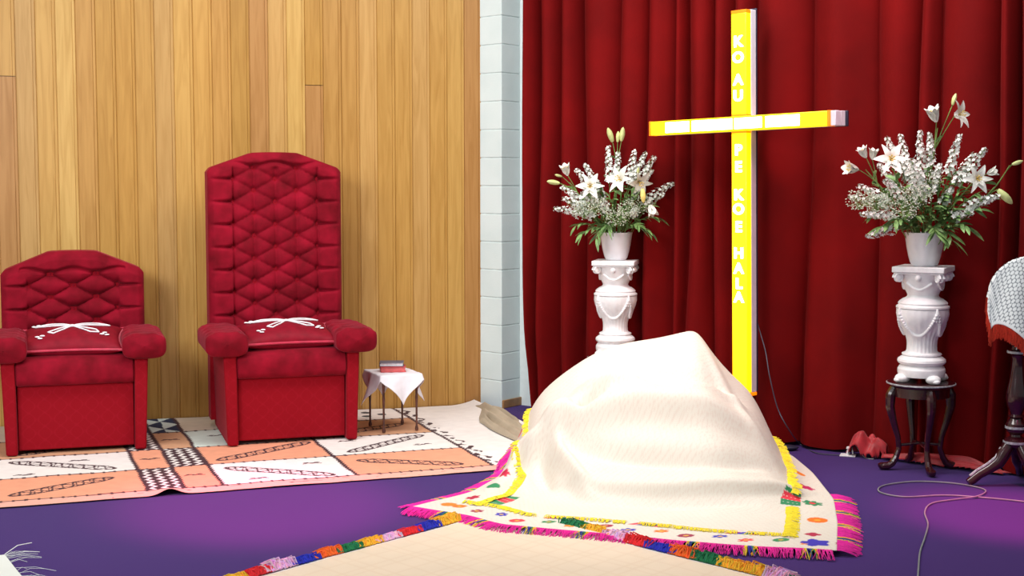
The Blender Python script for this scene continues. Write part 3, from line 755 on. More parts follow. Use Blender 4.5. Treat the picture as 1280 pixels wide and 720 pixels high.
def pedestal(loc, rz, label):
    root = empty('pedestal', loc, rz, label, 'pedestal', 'white pedestals under the flower vases')
    base = [(.118, .030), (.122, .055), (.121, .068), (.113, .082), (.105, .090), (.119, .098), (.124, .108), (.121, .120), (.108, .130), (.095, .138), (.102, .144), (.100, .150), (.082, .157)]
    m = MB(); m.lathe(base, 48)
    o = m.build('base', M['plaster'], root, angle=25)
    for k in range(4):
        f_ = MB(); a = k * PI / 2 + PI / 4
        f_.ball((.112 * math.cos(a), .112 * math.sin(a), .022), .040, 14, (1, 1, .62)); f_.ball((.138 * math.cos(a), .138 * math.sin(a), .014), .022, 12, (1, 1, .62))
        f_.build('foot', M['plaster'], root)
    m = MB(); n = 96; prof = [(.083, .155), (.077, .165), (.0755, .19), (.077, .215), (.083, .24), (.095, .262), (.112, .290), (.127, .325), (.134, .358), (.132, .385)]
    vs = []
    for r, z in prof:
        for i in range(n):
            a = 2 * PI * i / n; fl_ = (abs(math.sin(a * 12)) ** .6 - .6) * .0035 if z < .30 else (abs(math.sin(a * 12)) ** .6 - .6) * .0015
            vs.append(((r + fl_) * math.cos(a), (r + fl_) * math.sin(a), z))
    m.add(vs, [(j * n + i, j * n + (i + 1) % n, (j + 1) * n + (i + 1) % n, (j + 1) * n + i) for j in range(len(prof) - 1) for i in range(n)])
    m.build('shaft', M['plaster'], root, angle=60)
    m = MB(); m.lathe([(.128, .384), (.136, .389), (.135, .398), (.127, .402), (.124, .408), (.127, .414), (.119, .424), (.102, .436), (.088, .442), (.082, .448)], 48, cap=False); m.build('collar', M['plaster'], root, angle=25)
    # swag of beads round the bulb
    m = MB(); rb = lambda z: np.interp(z, [p[1] for p in prof], [p[0] for p in prof])
    for k in range(4):
        for i in range(36):
            s_ = i / 36; a = (k + .5 + s_) * PI / 2; z = .375 - .128 * (1 - abs(2 * s_ - 1) ** 2.6)
            r = rb(z) + .004; m.ball((r * math.cos(a), r * math.sin(a), z), .0090, 8)
    m.build('bead_garland', M['plaster'], root)
    for k in range(4):
        m = MB(); a = (k + .5) * PI / 2
        for dz, rr_ in ((0, .014), (-.020, .012), (-.037, .010), (.018, .010)):
            z = .365 + dz; r = rb(z) + .003; m.ball((r * math.cos(a), r * math.sin(a), z), rr_, 8, (.8, .8, 1))
        m.build('tassel', M['plaster'], root)
    # capital: flaring bell, leaves, volutes and square slab
    m = MB(); m.lathe([(.082, .446), (.079, .456), (.084, .468), (.093, .485), (.100, .505), (.108, .522), (.113, .540), (.118, .552), (.121, .568)], 48); m.build('bell', M['plaster'], root)
    m = MB()
    for k in range(4):
        a0 = k * PI / 2; pts = []
        for i in range(13):
            s_ = i / 12; a = a0 + (s_ - .5) * 1.25; z = .522 - .036 * math.sin(PI * s_); r = np.interp(z, [.446, .456, .468, .485, .505, .522, .54], [.082, .079, .084, .093, .1, .108, .113]) + .003
            pts.append((r * math.cos(a), r * math.sin(a), z))
        m.tube(pts, .007, 8); m.build('festoon', M['plaster'], root); m = MB()
    m = MB()
    for k in range(4):
        a = k * PI / 2 + PI / 4; c = Vector((.148 * math.cos(a), .148 * math.sin(a), .548)); tdir = Vector((-math.sin(a), math.cos(a), 0)); rad = Vector((math.cos(a), math.sin(a), 0))
        for sgn in (-1, 1):
            pts = [c + tdir * sgn * .010 + (rad * math.cos(q) + Vector((0, 0, 1)) * math.sin(q)) * (.024 - .0016 * q) for q in [j * .5 for j in range(20)]]
            m.tube(pts, .0065, 7)
        m.ball(c, .018, 10); m.build('volute', M['plaster'], root); m = MB()
    for k in range(4):
        a = k * PI / 2; m.ball((.117 * math.cos(a), .117 * math.sin(a), .548), .019, 10, (.8, .8, 1)); m.build('knob', M['plaster'], root); m = MB()
    m.box(-.126, .126, -.126, .126, .567, .576); m.box(-.133, .133, -.133, .133, .576, .606); m.build('slab', M['plaster'], root, bevel=.006)
    return root
def vase(loc, label):
    root = empty('vase', loc, 0, label, 'vase', 'white vases of flowers')
    pr_ = [(.0, 0), (.058, 0), (.064, .004), (.072, .020), (.082, .055), (.090, .095), (.096, .135), (.0995, .163), (.102, .168), (.101, .172), (.096, .172), (.093, .163), (.088, .12), (.078, .06), (.05, .03), (0, .03)]
    m = MB(); m.lathe([(r + 1e-4, z) for r, z in pr_], 48, cap=False); m.build('body', M['ceramic'], root, angle=70)
    m = MB(); m.lathe([(.003, .128), (.088, .128)], 32, cap=False); 
    m.build('water', simple('vase_water', (.05, .08, .05), rough=.1), root)
    return root
PR = Vector((2.115, 7.18, 0)); PL_ = Vector((.620, 8.36, 0))
KR, KL = .985, .955
plant_stand(PR, 'round dark wood plant stand with scrolled legs under the right white pedestal', R(3))
o = plant_stand(PL_, 'dark wood plant stand under the left white pedestal, behind the mat covered heap', R(20)); o.scale = (.96,) * 3
o = pedestal(PR + Vector((0, 0, .4625)), R(-29), 'white urn shaped pedestal on the dark round stand right of the cross'); o.scale = (KR,) * 3
o = pedestal(PL_ + Vector((0, 0, .444)), R(-12), 'white urn shaped pedestal left of the cross, foot hidden by the heap'); o.scale = (KL,) * 3
VR = PR + Vector((.003, 0, .4625 + .606 * KR + .001)); VL = PL_ + Vector((.002, 0, .444 + .606 * KL + .001))
vase(VR, 'white tapered vase holding the larger bouquet right of the cross')
vase(VL, 'white tapered vase holding the smaller bouquet left of the cross').scale = (.96,) * 3

# ------------------------------------------------------------------ flowers
def bez(p0, p1, p2, n=14):
    return [p0 * (1 - t_) ** 2 + p1 * 2 * t_ * (1 - t_) + p2 * t_ ** 2 for t_ in [i / (n - 1) for i in range(n)]]
def frame(d):
    d = d.normalized(); a = Vector((0, 0, 1)) if abs(d.z) < .9 else Vector((1, 0, 0)); x = a.cross(d).normalized(); return x, d.cross(x), d
def leaf(m, p, d, L, w, droop=.3, roll=0):
    x, y, d = frame(d); x2 = x * math.cos(roll) + y * math.sin(roll); n = 7; vs = []
    nrm = d.cross(x2)
    for i in range(n):
        s_ = i / (n - 1); ww = w * math.sin(PI * min(1, s_ * .95 + .04)) ** .8
        c = p + d * L * s_ + Vector((0, 0, -1)) * droop * L * s_ * s_
        vs += [c - x2 * ww, c + nrm * ww * .25, c + x2 * ww]
    fs = []
    for i in range(n - 1):
        for j in range(2): fs.append((i * 3 + j, i * 3 + j + 1, i * 3 + j + 4, i * 3 + j + 3))
    m.add(vs, fs)
def lily_bloom(root, p, d, size, openn, name='lily_bloom'):
    """six recurved petals round a throat, plus stamens as a child"""
    x, y, d = frame(Vector(d)); m = MB(); size = size * .86
    for k in range(6):
        a = k * PI / 3; rad = x * math.cos(a) + y * math.sin(a); tan = d.cross(rad); n = 9; vs = []
        wd = size * (.27 if k % 2 else .19)
        for i in range(n):
            s_ = i / (n - 1)
            r = size * (.05 + openn * s_ ** 1.7 * .85 + .10 * s_); h = size * (1.0 * s_ - openn * .55 * s_ ** 2.4)
            ww = wd * math.sin(PI * (s_ ** .85 * .9 + .07)) ** .9
            c = p + rad * r + d * h
            vs += [c - tan * ww + d * ww * .15, c - rad * ww * .18 - tan * ww * .4, c - rad * ww * .18 + tan * ww * .4, c + tan * ww + d * ww * .15]
        m.add(vs, [(i * 4 + j, i * 4 + j + 1, i * 4 + j + 5, i * 4 + j + 4) for i in range(n - 1) for j in range(3)])
    b = m.build(name, M['petal'], root)
    if openn > .3:
        m = MB()
        for k in range(6):
            a = k * PI / 3 + .5; rad = x * math.cos(a) + y * math.sin(a)
            q = p + d * size * .62 + rad * size * .16
            m.tube([p + d * size * .1, p + d * size * .4 + rad * size * .06, q], size * .012, 5); m.ball(q, size * .04, 6, (1.5, 1, .8))
        m.build('stamens', M['stamen'], b)
    return b
def bud_mesh(root, p, d, L, mat):
    x, y, d = frame(Vector(d)); m = MB(); n = 12; vs = []; prof = [(.10, 0), (.16, .10), (.21, .30), (.235, .5), (.21, .70), (.14, .87), (.06, .97), (.01, 1)]
    for r, h in prof:
        for i in range(n):
            a = 2 * PI * i / n; rr_ = r * L * (1 + .10 * math.cos(3 * a)) * .8
            vs.append(p + d * h * L + x * rr_ * math.cos(a) + y * rr_ * math.sin(a))
    m.add(vs, [(j * n + i, j * n + (i + 1) % n, (j + 1) * n + (i + 1) % n, (j + 1) * n + i) for j in range(len(prof) - 1) for i in range(n)])
    return m.build('bud', mat, root)
def lily_stem(V0, tip, heads, label, group, bow=(0, 0), leaves=7, seed=0):
    """heads: (kind, dx, dz, dirx, diry, dirz, size)"""
    rr = random.Random(seed)
    base = V0 + Vector((rr.uniform(-.03, .03), rr.uniform(-.03, .03), .04))
    root = empty('lily_stem', base, 0, label, 'flower', group)
    T = Vector(tip) - base
    lip = Vector((T.x * .09, T.y * .09, .135))
    lip2 = Vector((max(-.07, min(.07, T.x * .16)), max(-.07, min(.07, T.y * .2)), .14))
    mid = lip2 + (T - lip2) * .45 + Vector((bow[0], 0, bow[1]))
    pts = [Vector((0, 0, 0)), lip2 * .6] + bez(lip2, mid, T, 16)
    m = MB(); m.tube(pts, [.0038] * (len(pts) - 4) + [.0032, .003, .0027, .0025], 7)
    st = m.build('stem', M['stem'], root)
    m = MB()
    for k in range(leaves):
        i = 4 + int(k * (len(pts) - 5) / leaves); p = pts[i]; d = (pts[i] - pts[i - 1]).normalized()
        s_ = Vector((rr.uniform(-1, 1), rr.uniform(-1, .6), rr.uniform(-.1, .5))).normalized()
        leaf(m, p, (d * .5 + s_).normalized(), rr.uniform(.06, .10), rr.uniform(.008, .012), .35, rr.uniform(-1, 1))
    m.build('leaves', M['leaf'], root)
    for kind, dx, dz, a, b_, c_, sz in heads:
        q = T + Vector((dx, rr.uniform(-.01, .01), dz)); d = Vector((a, b_, c_)).normalized()
        k0 = pts[-4] if (abs(dx) + abs(dz)) > .01 else pts[-1]
        mm = MB(); mm.tube(bez(k0, (k0 + q) / 2 + Vector((0, 0, .01)), q, 6), .0022, 6); mm.build('flower_stalk', M['stem'], root)
        if kind == 'open': lily_bloom(root, q, d, sz, .95)
        elif kind == 'half': lily_bloom(root, q, d, sz, .32)
        elif kind == 'double':
            lily_bloom(root, q, d, sz, 1.05)
            lily_bloom(root, q + d * .012, d, sz * .72, .7)
        elif kind == 'bud': bud_mesh(root, q, d, sz, M['bud'])
        elif kind == 'ybud': bud_mesh(root, q, d, sz, M['budyellow'])
    return root
def spike_stem(V0, tip, label, group, seed, dense=1.0, frac=.48):
    rr = random.Random(seed)
    base = V0 + Vector((rr.uniform(-.035, .035), rr.uniform(-.035, .035), .035))
    root = empty('flower_spike', base, 0, label, 'flower', group)
    T = Vector(tip) - base
    lip = Vector((max(-.072, min(.072, T.x * .2)), max(-.072, min(.072, T.y * .3)), .142))
    side = 1 if T.x > 0 else -1
    mid = lip + (T - lip) * .5 + Vector((-side * abs(T.x) * .12, 0, .04 * (1 + abs(T.x))))
    pts = [Vector((0, 0, 0)), lip * .6] + bez(lip, mid, T, 18)
    m = MB(); m.tube(pts, [.0028] * 6 + [.0022] * (len(pts) - 6), 6); m.build('stem', M['stem'], root)
    m = MB(); L = (T - lip).length; n0 = int((1 - frac) * 18) + 2
    N = int(L * frac * 165 * dense) + 14
    for k in range(N):
        s_ = k / N; f = n0 + s_ * (len(pts) - 1.02 - n0); i = int(f); p = pts[i].lerp(pts[min(i + 1, len(pts) - 1)], f - i)
        rad = .030 * (1 - s_ * .62) * rr.uniform(.55, 1.1); a = k * 2.4 + rr.uniform(-.3, .3)
        d = (pts[min(i + 1, len(pts) - 1)] - pts[i]).normalized(); x, y, d = frame(d)
        o_ = x * math.cos(a) + y * math.sin(a); c = p + o_ * rad + d * rad * .4
        sz = .0145 * (1 - s_ * .42) * rr.uniform(.8, 1.15)
        fx, fy, fn = frame((o_ + d * .4 + Vector((rr.uniform(-.4, .4), rr.uniform(-.4, .4), rr.uniform(-.4, .4)))))
        for q in range(5):
            b_ = q * 2 * PI / 5 + a; pr_ = fx * math.cos(b_) + fy * math.sin(b_); tn = fn.cross(pr_)
            m.add([c, c + pr_ * sz * .6 + tn * sz * .42 + fn * sz * .12, c + pr_ * sz * 1.15 + fn * sz * .3, c + pr_ * sz * .6 - tn * sz * .42 + fn * sz * .12], [(0, 1, 2, 3)])
    m.build('blossoms', M['floret'], root, smooth=False)
    m = MB()
    for k in range(9):
        i = 3 + rr.randrange(0, 10); p = pts[i]
        s_ = Vector((rr.uniform(-1, 1), rr.uniform(-1, .8), rr.uniform(-.1, .8))).normalized()
        leaf(m, p, s_, rr.uniform(.035, .065), rr.uniform(.004, .007), .25, rr.uniform(-1, 1))
    m.build('leaves', M['leaf'], root)
    return root
def gyp_spray(V0, tip, label, group, seed, rad=.07, N=170):
    rr = random.Random(seed)
    base = V0 + Vector((rr.uniform(-.03, .03), rr.uniform(-.03, .03), .035))
    root = empty('baby_breath_spray', base, 0, label, 'flower', group)
    T = Vector(tip) - base
    lip = Vector((max(-.07, min(.07, T.x * .3)), max(-.07, min(.07, T.y * .4)), .142))
    main = [Vector((0, 0, 0)), lip * .6] + bez(lip, lip + (T - lip) * .5 + Vector((0, 0, .02)), T, 8)
    m = MB(); m.tube(main, .002, 5); fl_ = MB()
    for k in range(N):
        a = rr.uniform(0, 2 * PI); cz = rr.uniform(-1, 1); r = rad * rr.uniform(.35, 1) ** .6; s2 = math.sqrt(1 - cz * cz)
        c = T + Vector((r * s2 * math.cos(a) * 1.15, r * s2 * math.sin(a), r * cz * .85))
        if k % 4 == 0: m.tube([T - Vector((0, 0, rad * .7)), (T + c) / 2 - Vector((0, 0, .008)), c], .0007, 3)
        sz = rr.uniform(.0026, .0050); fl_.ball(c, sz, 5, (1, 1, .75))
    m.build('stem', M['stem'], root)
    fl_.build('blossoms', M['gyp'], root, smooth=False)
    return root
def green_sprig(V0, tip, label, group, seed, w=.010, L=.085):
    rr = random.Random(seed)
    base = V0 + Vector((rr.uniform(-.04, .04), rr.uniform(-.04, .04), .035))
    root = empty('leaf_sprig', base, 0, label, 'leaf', group)
    T = Vector(tip) - base
    lip = Vector((max(-.078, min(.078, T.x * .55)), max(-.078, min(.078, T.y * .6)), .145))
    pts = [Vector((0, 0, 0)), lip * .6] + bez(lip, lip + (T - lip) * .5 + Vector((0, 0, .05)), T, 9)
    m = MB(); m.tube(pts, .0022, 6); m.build('stem', M['stem'], root)
    m = MB()
    for k in range(16):
        i = 3 + k % (len(pts) - 3); p = pts[i]; d = (pts[i] - pts[i - 1]).normalized(); s_ = 1 if k % 2 else -1
        x, y, dd = frame(d)
        leaf(m, p, (d * .9 + x * s_ * .8 + Vector((0, rr.uniform(-.5, .3), rr.uniform(-.3, .4)))).normalized(), L * rr.uniform(.7, 1.15), w * rr.uniform(.8, 1.3), .4, rr.uniform(-.8, .8))
    m.build('leaves', M['leaf'], root)
    return root
def tipR(px, py, dy=0):
    Y = PR.y + dy
    for _ in range(6):
        p = at(px, py, Y); Y = min(PR.y + dy, C0.y - math.tan(A_C) * (p.x + .06 - C0.x) - .20)
    return at(px, py, Y)
def tipL(px, py, dy=0): return at(px, py, PL_.y + dy)
GR = 'lilies in the right bouquet'; GL = 'lilies in the left bouquet'
lily_stem(VR, tipR(1172, 160, 0), [('half', -.005, .03, -.35, -.2, .9, .115), ('open', .085, .06, .75, -.75, .25, .10), ('bud', .075, .115, .25, -.1, 1, .06)], 'tallest lily stem of the right bouquet with an open white bloom', GR, seed=1)
lily_stem(VR, tipR(1082, 212, -.05), [('half', -.035, .0, -.95, -.4, .15, .11), ('half', .0, .06, -.5, -.2, .9, .085), ('half', .035, .05, .1, -.2, 1, .08)], 'lily stem leaning left in the right bouquet, three pale trumpets', GR, seed=2)
lily_stem(VR, tipR(1113, 202, -.14), [('double', .0, .0, -.1, -.95, .35, .10)], 'full white double bloom at the upper left of the right bouquet', GR, seed=3)
lily_stem(VR, tipR(1218, 225, -.12), [('double', .0, .0, .15, -.95, .15, .09), ('half', .06, .03, .9, -.3, .35, .075)], 'open white lily at the right side of the right bouquet', GR, seed=4)
lily_stem(VR, tipR(1262, 207, -.02), [('bud', .01, .005, 1, -.1, .35, .055)], 'long arching lily stem reaching farthest right with one small bud', GR, bow=(.05, -.07), leaves=5, seed=5)
lily_stem(VR, tipR(1243, 234, -.06), [('bud', .02, -.012, .75, -.1, -.75, .10)], 'lily stem with one large drooping green bud, right bouquet', GR, bow=(.03, -.02), leaves=6, seed=6)
lily_stem(VL, tipL(772, 185, 0), [('bud', -.03, .035, -.35, -.1, 1, .09), ('bud', .0, .035, .05, -.1, 1, .065), ('bud', .022, .04, .12, -.1, 1, .085)], 'upright stem of three closed buds above the left bouquet', GL, seed=7)
lily_stem(VL, tipL(712, 228, -.03), [('half', -.012, .04, -.3, -.3, .9, .10), ('bud', -.045, .035, -1, -.2, .25, .045), ('bud', -.06, -.005, -1, -.3, .15, .08)], 'lily stem leaning left in the left bouquet, one opening trumpet', GL, seed=8)
lily_stem(VL, tipL(738, 234, -.14), [('double', 0, 0, -.1, -.95, .2, .095)], 'full white bloom at the left side of the left bouquet', GL, seed=9)
lily_stem(VL, tipL(778, 226, -.12), [('open', 0, 0, -.55, -.7, .25, .11)], 'open white lily at the centre of the left bouquet', GL, seed=10)
lily_stem(VL, tipL(797, 226, -.10), [('open', 0, 0, .35, -.75, -.35, .10), ('bud', .0, .03, .1, -.1, 1, .05)], 'fading pinkish lily with recurved petals in the left bouquet', GL, seed=11)
lily_stem(VL, tipL(803, 236, -.17), [('ybud', 0, 0, .05, -.3, -1, .085)], 'yellow drooping bud near the middle of the left bouquet', GL, bow=(0, .05), seed=12)
lily_stem(VL, tipL(812, 256, -.14), [('half', 0, 0, .35, -.3, -1, .10)], 'white bud pointing down at the right side of the left bouquet', GL, bow=(0, .05), seed=13)
for i, (x, y, d) in enumerate([(1125, 168, .05), (1108, 172, .02), (1150, 164, .03), (1162, 166, -.04), (1200, 168, .02), (1232, 186, .0), (1218, 192, -.08), (1072, 232, -.05), (1250, 245, -.03), (1216, 266, -.15),
                               (1060, 246, -.06), (1083, 296, -.10), (1098, 205, .04), (1140, 200, -.12), (1175, 205, .06), (1190, 235, -.14), (1150, 215, -.16), (1105, 225, -.16), (1120, 190, .08), (1075, 268, -.12), (1140, 230, -.18)]):
    spike_stem(VR, tipR(x, y, d), 'spike of small white blossoms in the right bouquet', 'white flower spikes in the right bouquet', 100 + i)
for i, (x, y, d) in enumerate([(760, 183, .0), (773, 190, -.03), (794, 188, .02), (808, 190, .0), (818, 196, -.04), (815, 212, -.06), (842, 229, -.02), (830, 243, -.05), (731, 205, .0), (720, 212, -.05), (701, 234, -.03),
                               (692, 261, -.02), (703, 248, -.08), (745, 225, .04), (728, 240, -.14), (752, 250, -.15), (715, 265, -.12), (797, 262, -.14)]):
    spike_stem(VL, tipL(x, y, d), 'spike of small white blossoms in the left bouquet', 'white flower spikes in the left bouquet', 200 + i, dense=.9)
for i, (x, y, d) in enumerate([(1120, 245, -.12), (1095, 255, -.10), (1150, 243, -.17), (1130, 262, -.18), (1160, 228, -.08), (1075, 250, -.08)]):
    gyp_spray(VR, tipR(x, y, d), "airy spray of baby's breath low in the right bouquet", "baby's breath in the right bouquet", 300 + i)
for i, (x, y, d) in enumerate([(745, 258, -.14), (785, 262, -.16), (770, 272, -.18), (730, 262, -.12), (800, 255, -.10)]):
    gyp_spray(VL, tipL(x, y, d), "airy spray of baby's breath low in the left bouquet", "baby's breath in the left bouquet", 400 + i)
for i, (x, y, d) in enumerate([(1190, 300, -.14), (1170, 292, -.16), (1210, 285, -.1), (1225, 262, -.04), (1195, 262, -.1), (1200, 240, 0), (1165, 260, -.14), (1120, 275, -.14), (1100, 285, -.1), (1145, 270, -.16), (1090, 270, 0), (1130, 240, .05), (1110, 240, 0), (1095, 230, .03), (1160, 215, .05), (1120, 225, -.1), (1150, 240, -.1), (1190, 220, .03), (1175, 230, -.08), (1205, 225, -.03), (1180, 245, .05), (1140, 220, .0), (1225, 240, -.1)]):
    green_sprig(VR, tipR(x, y, d), 'leafy green sprig spreading from the right vase', 'green sprigs in the right bouquet', 500 + i)
for i, (x, y, d) in enumerate([(728, 292, -.1), (720, 282, -.08), (745, 298, -.14), (812, 290, -.12), (822, 272, -.08), (800, 285, -.15), (775, 270, -.14), (755, 262, -.08), (735, 245, -.03), (720, 255, -.05), (752, 238, .0), (765, 250, -.1), (808, 240, .0), (782, 245, -.08), (745, 225, .03), (790, 245, -.04), (770, 230, 0), (815, 255, -.02), (740, 268, 0), (760, 285, -.15)]):
    green_sprig(VL, tipL(x, y, d), 'leafy green sprig spreading from the left vase', 'green sprigs in the left bouquet', 600 + i, w=.008, L=.07)

# ------------------------------------------------------------------ tilt-top table at the right edge
TT = Vector((2.475, 6.80, 0))
tt = empty('tilt_top_table', TT, 0, 'dark carved tripod table with silver inlay at the right edge, top tipped upright', 'table')
pf = [(.03, .19), (.045, .195), (.055, .21), (.058, .225), (.045, .235), (.030, .245), (.028, .255), (.044, .27), (.050, .29), (.048, .31), (.036, .325), (.030, .335), (.040, .345), (.028, .355), (.032, .37), (.046, .40), (.052, .43), (.050, .46), (.038, .52), (.030, .58), (.027, .63), (.034, .645), (.050, .655), (.050, .668), (.034, .675), (.030, .69), (.042, .70), (.042, .72)]
m = MB(); m.lathe(pf, 32); m.build('turned_column', M['darkwood'], tt, angle=30)
for zc, rc in ((.217, .0585), (.29, .051), (.662, .0515)):
    m = MB(); m.lathe([(rc - .004, -.007), (rc + .0015, -.005), (rc + .0015, .005), (rc - .004, .007)], 32, z0=zc, cap=False); m.build('inlay_ring', M['inlay'], tt)
for k in range(3):
    a = R(184) + k * 2 * PI / 3
    ctrl = [(.035, .20, .030), (.060, .16, .034), (.085, .115, .030), (.13, .085, .024), (.18, .058, .022), (.215, .030, .022), (.235, .018, .018)]
    m = MB(); m.tube([(r * math.cos(a), r * math.sin(a), z) for r, z, w in ctrl], [w for *_, w in ctrl], 12); lg = m.build('leg', M['darkwood'], tt)
    m = MB(); m.tube([((r + .012) * math.cos(a), (r + .012) * math.sin(a), z + w * .92) for r, z, w in ctrl[1:6]], .008, 8); m.build('inlay_strip', M['inlay'], lg)
# tipped round top
topc = Vector((.045, -.01, .940)); 
trot = Matrix.Rotation(R(-8), 4, 'Z') @ Matrix.Rotation(R(78), 4, 'X')
m = MB(); m.lathe([(.0, -.012), (.18, -.012), (.19, -.006), (.19, .006), (.18, .012), (0, .012)], 48, cap=False)
o = m.build('tipped_top', M['darkwood'], tt); o.matrix_local = Matrix.Translation(topc) @ trot
m = MB(); m.box(-.03, .03, -.03, .08, .70, .80); m.build('hinge_block', M['darkwood'], tt, bevel=.004)
# lace doily folded over the top edge of the tipped top, fringe hanging below
def doily():
    root = empty('lace_doily', TT + Vector((.045, -.03, 1.13)), R(-8), 'white crocheted doily with red fringe draped over the tipped table top', 'doily')
    hs = .235; n = 150
    U, V = np.meshgrid(np.linspace(-hs, hs, n), np.linspace(-hs, hs, n))
    a = R(38); X = U * math.cos(a) - V * math.sin(a); D = U * math.sin(a) + V * math.cos(a)
    # D<0 side hangs in front, D>0 behind; the fold follows the round rim
    rim = .199 - np.sqrt(np.clip(.199 ** 2 - np.clip(X, -.1989, .1989) ** 2, 0, None)); 
    rim = np.minimum(rim, .16)
    over = np.clip(np.abs(X) - .185, 0, 1)
    s_ = np.abs(D - .075)
    Z = -rim - s_ * .98 - over * .4
    Y = np.where(D + .10 < 0, -.0, .0) - np.sign(-(D + .10)) * (-.016 - .02 * np.minimum(s_ / .1, 1)) * -1
    Y = np.where(D - .075 < 0, -.020 - s_ * .20, .016 + s_ * .02) + .010 * np.sin(X * 34 + 1) * np.minimum(s_ / .15, 1)
    Y = Y + .02
    Xc = np.clip(X, -.192, .192) + np.sign(X) * over * .1
    P = np.stack([Xc, Y, Z], -1)
    # hexagonally packed crochet rounds with dark gaps
    c = .021; q = U / c; r = V / (c * .866); row = np.round(r); qx = q - .5 * (row % 2); dx = (qx - np.round(qx)) * c; dy = (r - row) * c * .866
    d = np.hypot(dx, dy); lace = np.array((.80, .84, .86)); gap = np.array((.16, .19, .22))
    C = np.where((d < c * .44)[..., None], lace, gap); 
    bord = (np.maximum(np.abs(U), np.abs(V)) > hs - .012); C[bord] = np.array((.75, .78, .8))
    grid('lace', P, M['lace'], root, dye=C, thick=-.002)
    m = MB(); 
    rr = random.Random(4); edge = []
    for k in range(n): edge += [(0, k, 0, -1), (n - 1, k, 0, 1), (k, 0, -1, 0), (k, n - 1, 1, 0)]
    for j, i, ex, ey in edge:
        for _ in range(2):
            p = Vector(P[j, i]) + Vector((rr.uniform(-.002, .002), rr.uniform(-.003, .003), 0))
            L = .070 * rr.uniform(.88, 1.08)
            q1 = p + Vector((rr.uniform(-.004, .004), -.004, -L * .5)); q2 = p + Vector((rr.uniform(-.007, .007), -.004, -L))
            m.tube([p, q1, q2], .0016, 3, col=(.62, .05, .02))
    m.build('fringe', M['yarn'], root)
doily()

# ------------------------------------------------------------------ mat covered heap
def curve_pts(pts, n):
    P = np.array([p[:2] for p in pts], float); d = np.r_[0, np.cumsum(np.hypot(*np.diff(P, axis=0).T))]; d /= d[-1]
    # catmull-rom style smoothing through resample + blur
    t_ = np.linspace(0, 1, n); X = np.interp(t_, d, P[:, 0]); Y = np.interp(t_, d, P[:, 1])
    k = max(3, n // 14) | 1; ker = np.hanning(k + 2)[1:-1]; ker /= ker.sum()
    def sm(a):
        b = np.r_[2 * a[0] - a[k // 2:0:-1], a, 2 * a[-1] - a[-2:-k // 2 - 1:-1]]
        return np.convolve(b, ker, 'valid')
    return np.stack([sm(X), sm(Y)], -1)
SIL = [(-1, 0), (-.05, 0), (0, .03), (.04, .16), (.08, .30), (.13, .385), (.243, .486), (.406, .60), (.52, .648), (.61, .668), (.78, .690), (.925, .704), (.955, .685), (1.055, .565), (1.136, .480), (1.237, .400), (1.29, .30), (1.33, .16), (1.38, .07), (1.46, 0), (3, 0)]
YR = 7.15
def gprof(t_):
    return np.interp(t_, [0, .10, .22, .40, .60, .78, .90, 1.0], [0, .03, .13, .40, .70, .87, .95, 1.0])
GX = np.arange(-.80, 2.0, .01); GY = np.arange(5.3, 8.3, .01)
def base_raster():
    X, Y = np.meshgrid(GX, GY)
    S_ = np.interp(X * (.55 + .45 * YR / np.maximum(Y, 5)), [a for a, _ in SIL], [b for _, b in SIL])
    Y0 = np.interp(X, [-.1, .0, .15, .35, .6, 1.0, 1.3, 1.5], [6.9, 6.62, 6.36, 6.20, 6.10, 5.98, 6.10, 6.3])
    G = gprof(np.clip((Y - Y0) / (YR - Y0), 0, 1)); back = np.clip(1 - (Y - YR) / .55, 0, 1) ** 1.3
    H = S_ * np.where(Y > YR + .04, back, G)
    def blur(A, sg):
        n = int(sg * 3); k = np.exp(-.5 * (np.arange(-n, n + 1) / sg) ** 2); k /= k.sum()
        A = np.apply_along_axis(lambda v: np.convolve(np.pad(v, n, 'edge'), k, 'valid'), 0, A)
        return np.apply_along_axis(lambda v: np.convolve(np.pad(v, n, 'edge'), k, 'valid'), 1, A)
    B = blur(H, 5.0); B2 = blur(H, 1.6)
    # keep the pulled corner at the top crisp, soften everything else
    wc = np.exp(-(((X - .93) / .16) ** 2 + ((Y - YR) / .22) ** 2))
    return B * (1 - wc) + B2 * wc
HR = base_raster()
def heap_h(X, Y):
    fx = np.clip((X - GX[0]) / .01, 0, len(GX) - 1.001); fy = np.clip((Y - GY[0]) / .01, 0, len(GY) - 1.001)
    i = np.floor(fx).astype(int); j = np.floor(fy).astype(int); u_ = fx - i; v_ = fy - j
    return (HR[j, i] * (1 - u_) + HR[j, i + 1] * u_) * (1 - v_) + (HR[j + 1, i] * (1 - u_) + HR[j + 1, i + 1] * u_) * v_
def hit(px, py):
    d = ray(px, py); t_ = 4.5
    for _ in range(900):
        p = Vector((d.x * t_, d.y * t_, CAMH + d.z * t_))
        if p.z <= float(heap_h(np.array(p.x), np.array(p.y))) + .002: return p
        t_ += .005
    return p
FOLDS = []
def crease(px, amp, w, asym=1.0):
    FOLDS.append(([hit(x, y) for x, y in px], amp * 1.45, w * .78, asym))
crease([(610, 630), (640, 602), (668, 572), (692, 541), (716, 528)], .090, .060, 1.5)
crease([(692, 541), (745, 526), (800, 517), (850, 520), (900, 530), (945, 552)], .060, .055, 1.9)
crease([(712, 562), (760, 574), (830, 580), (900, 584), (962, 590)], -.034, .050)
crease([(708, 590), (770, 598), (850, 600), (930, 602)], .016, .07)
crease([(720, 519), (735, 512), (748, 502)], -.085, .042)
crease([(728, 494), (760, 486), (800, 486)], .040, .050)
crease([(740, 470), (800, 466), (860, 476), (915, 505)], -.040, .075)
crease([(850, 500), (905, 505), (940, 525)], .026, .05)
crease([(700, 611), (760, 619), (850, 622), (940, 620), (1015, 624)], .034, .030, 2.2)
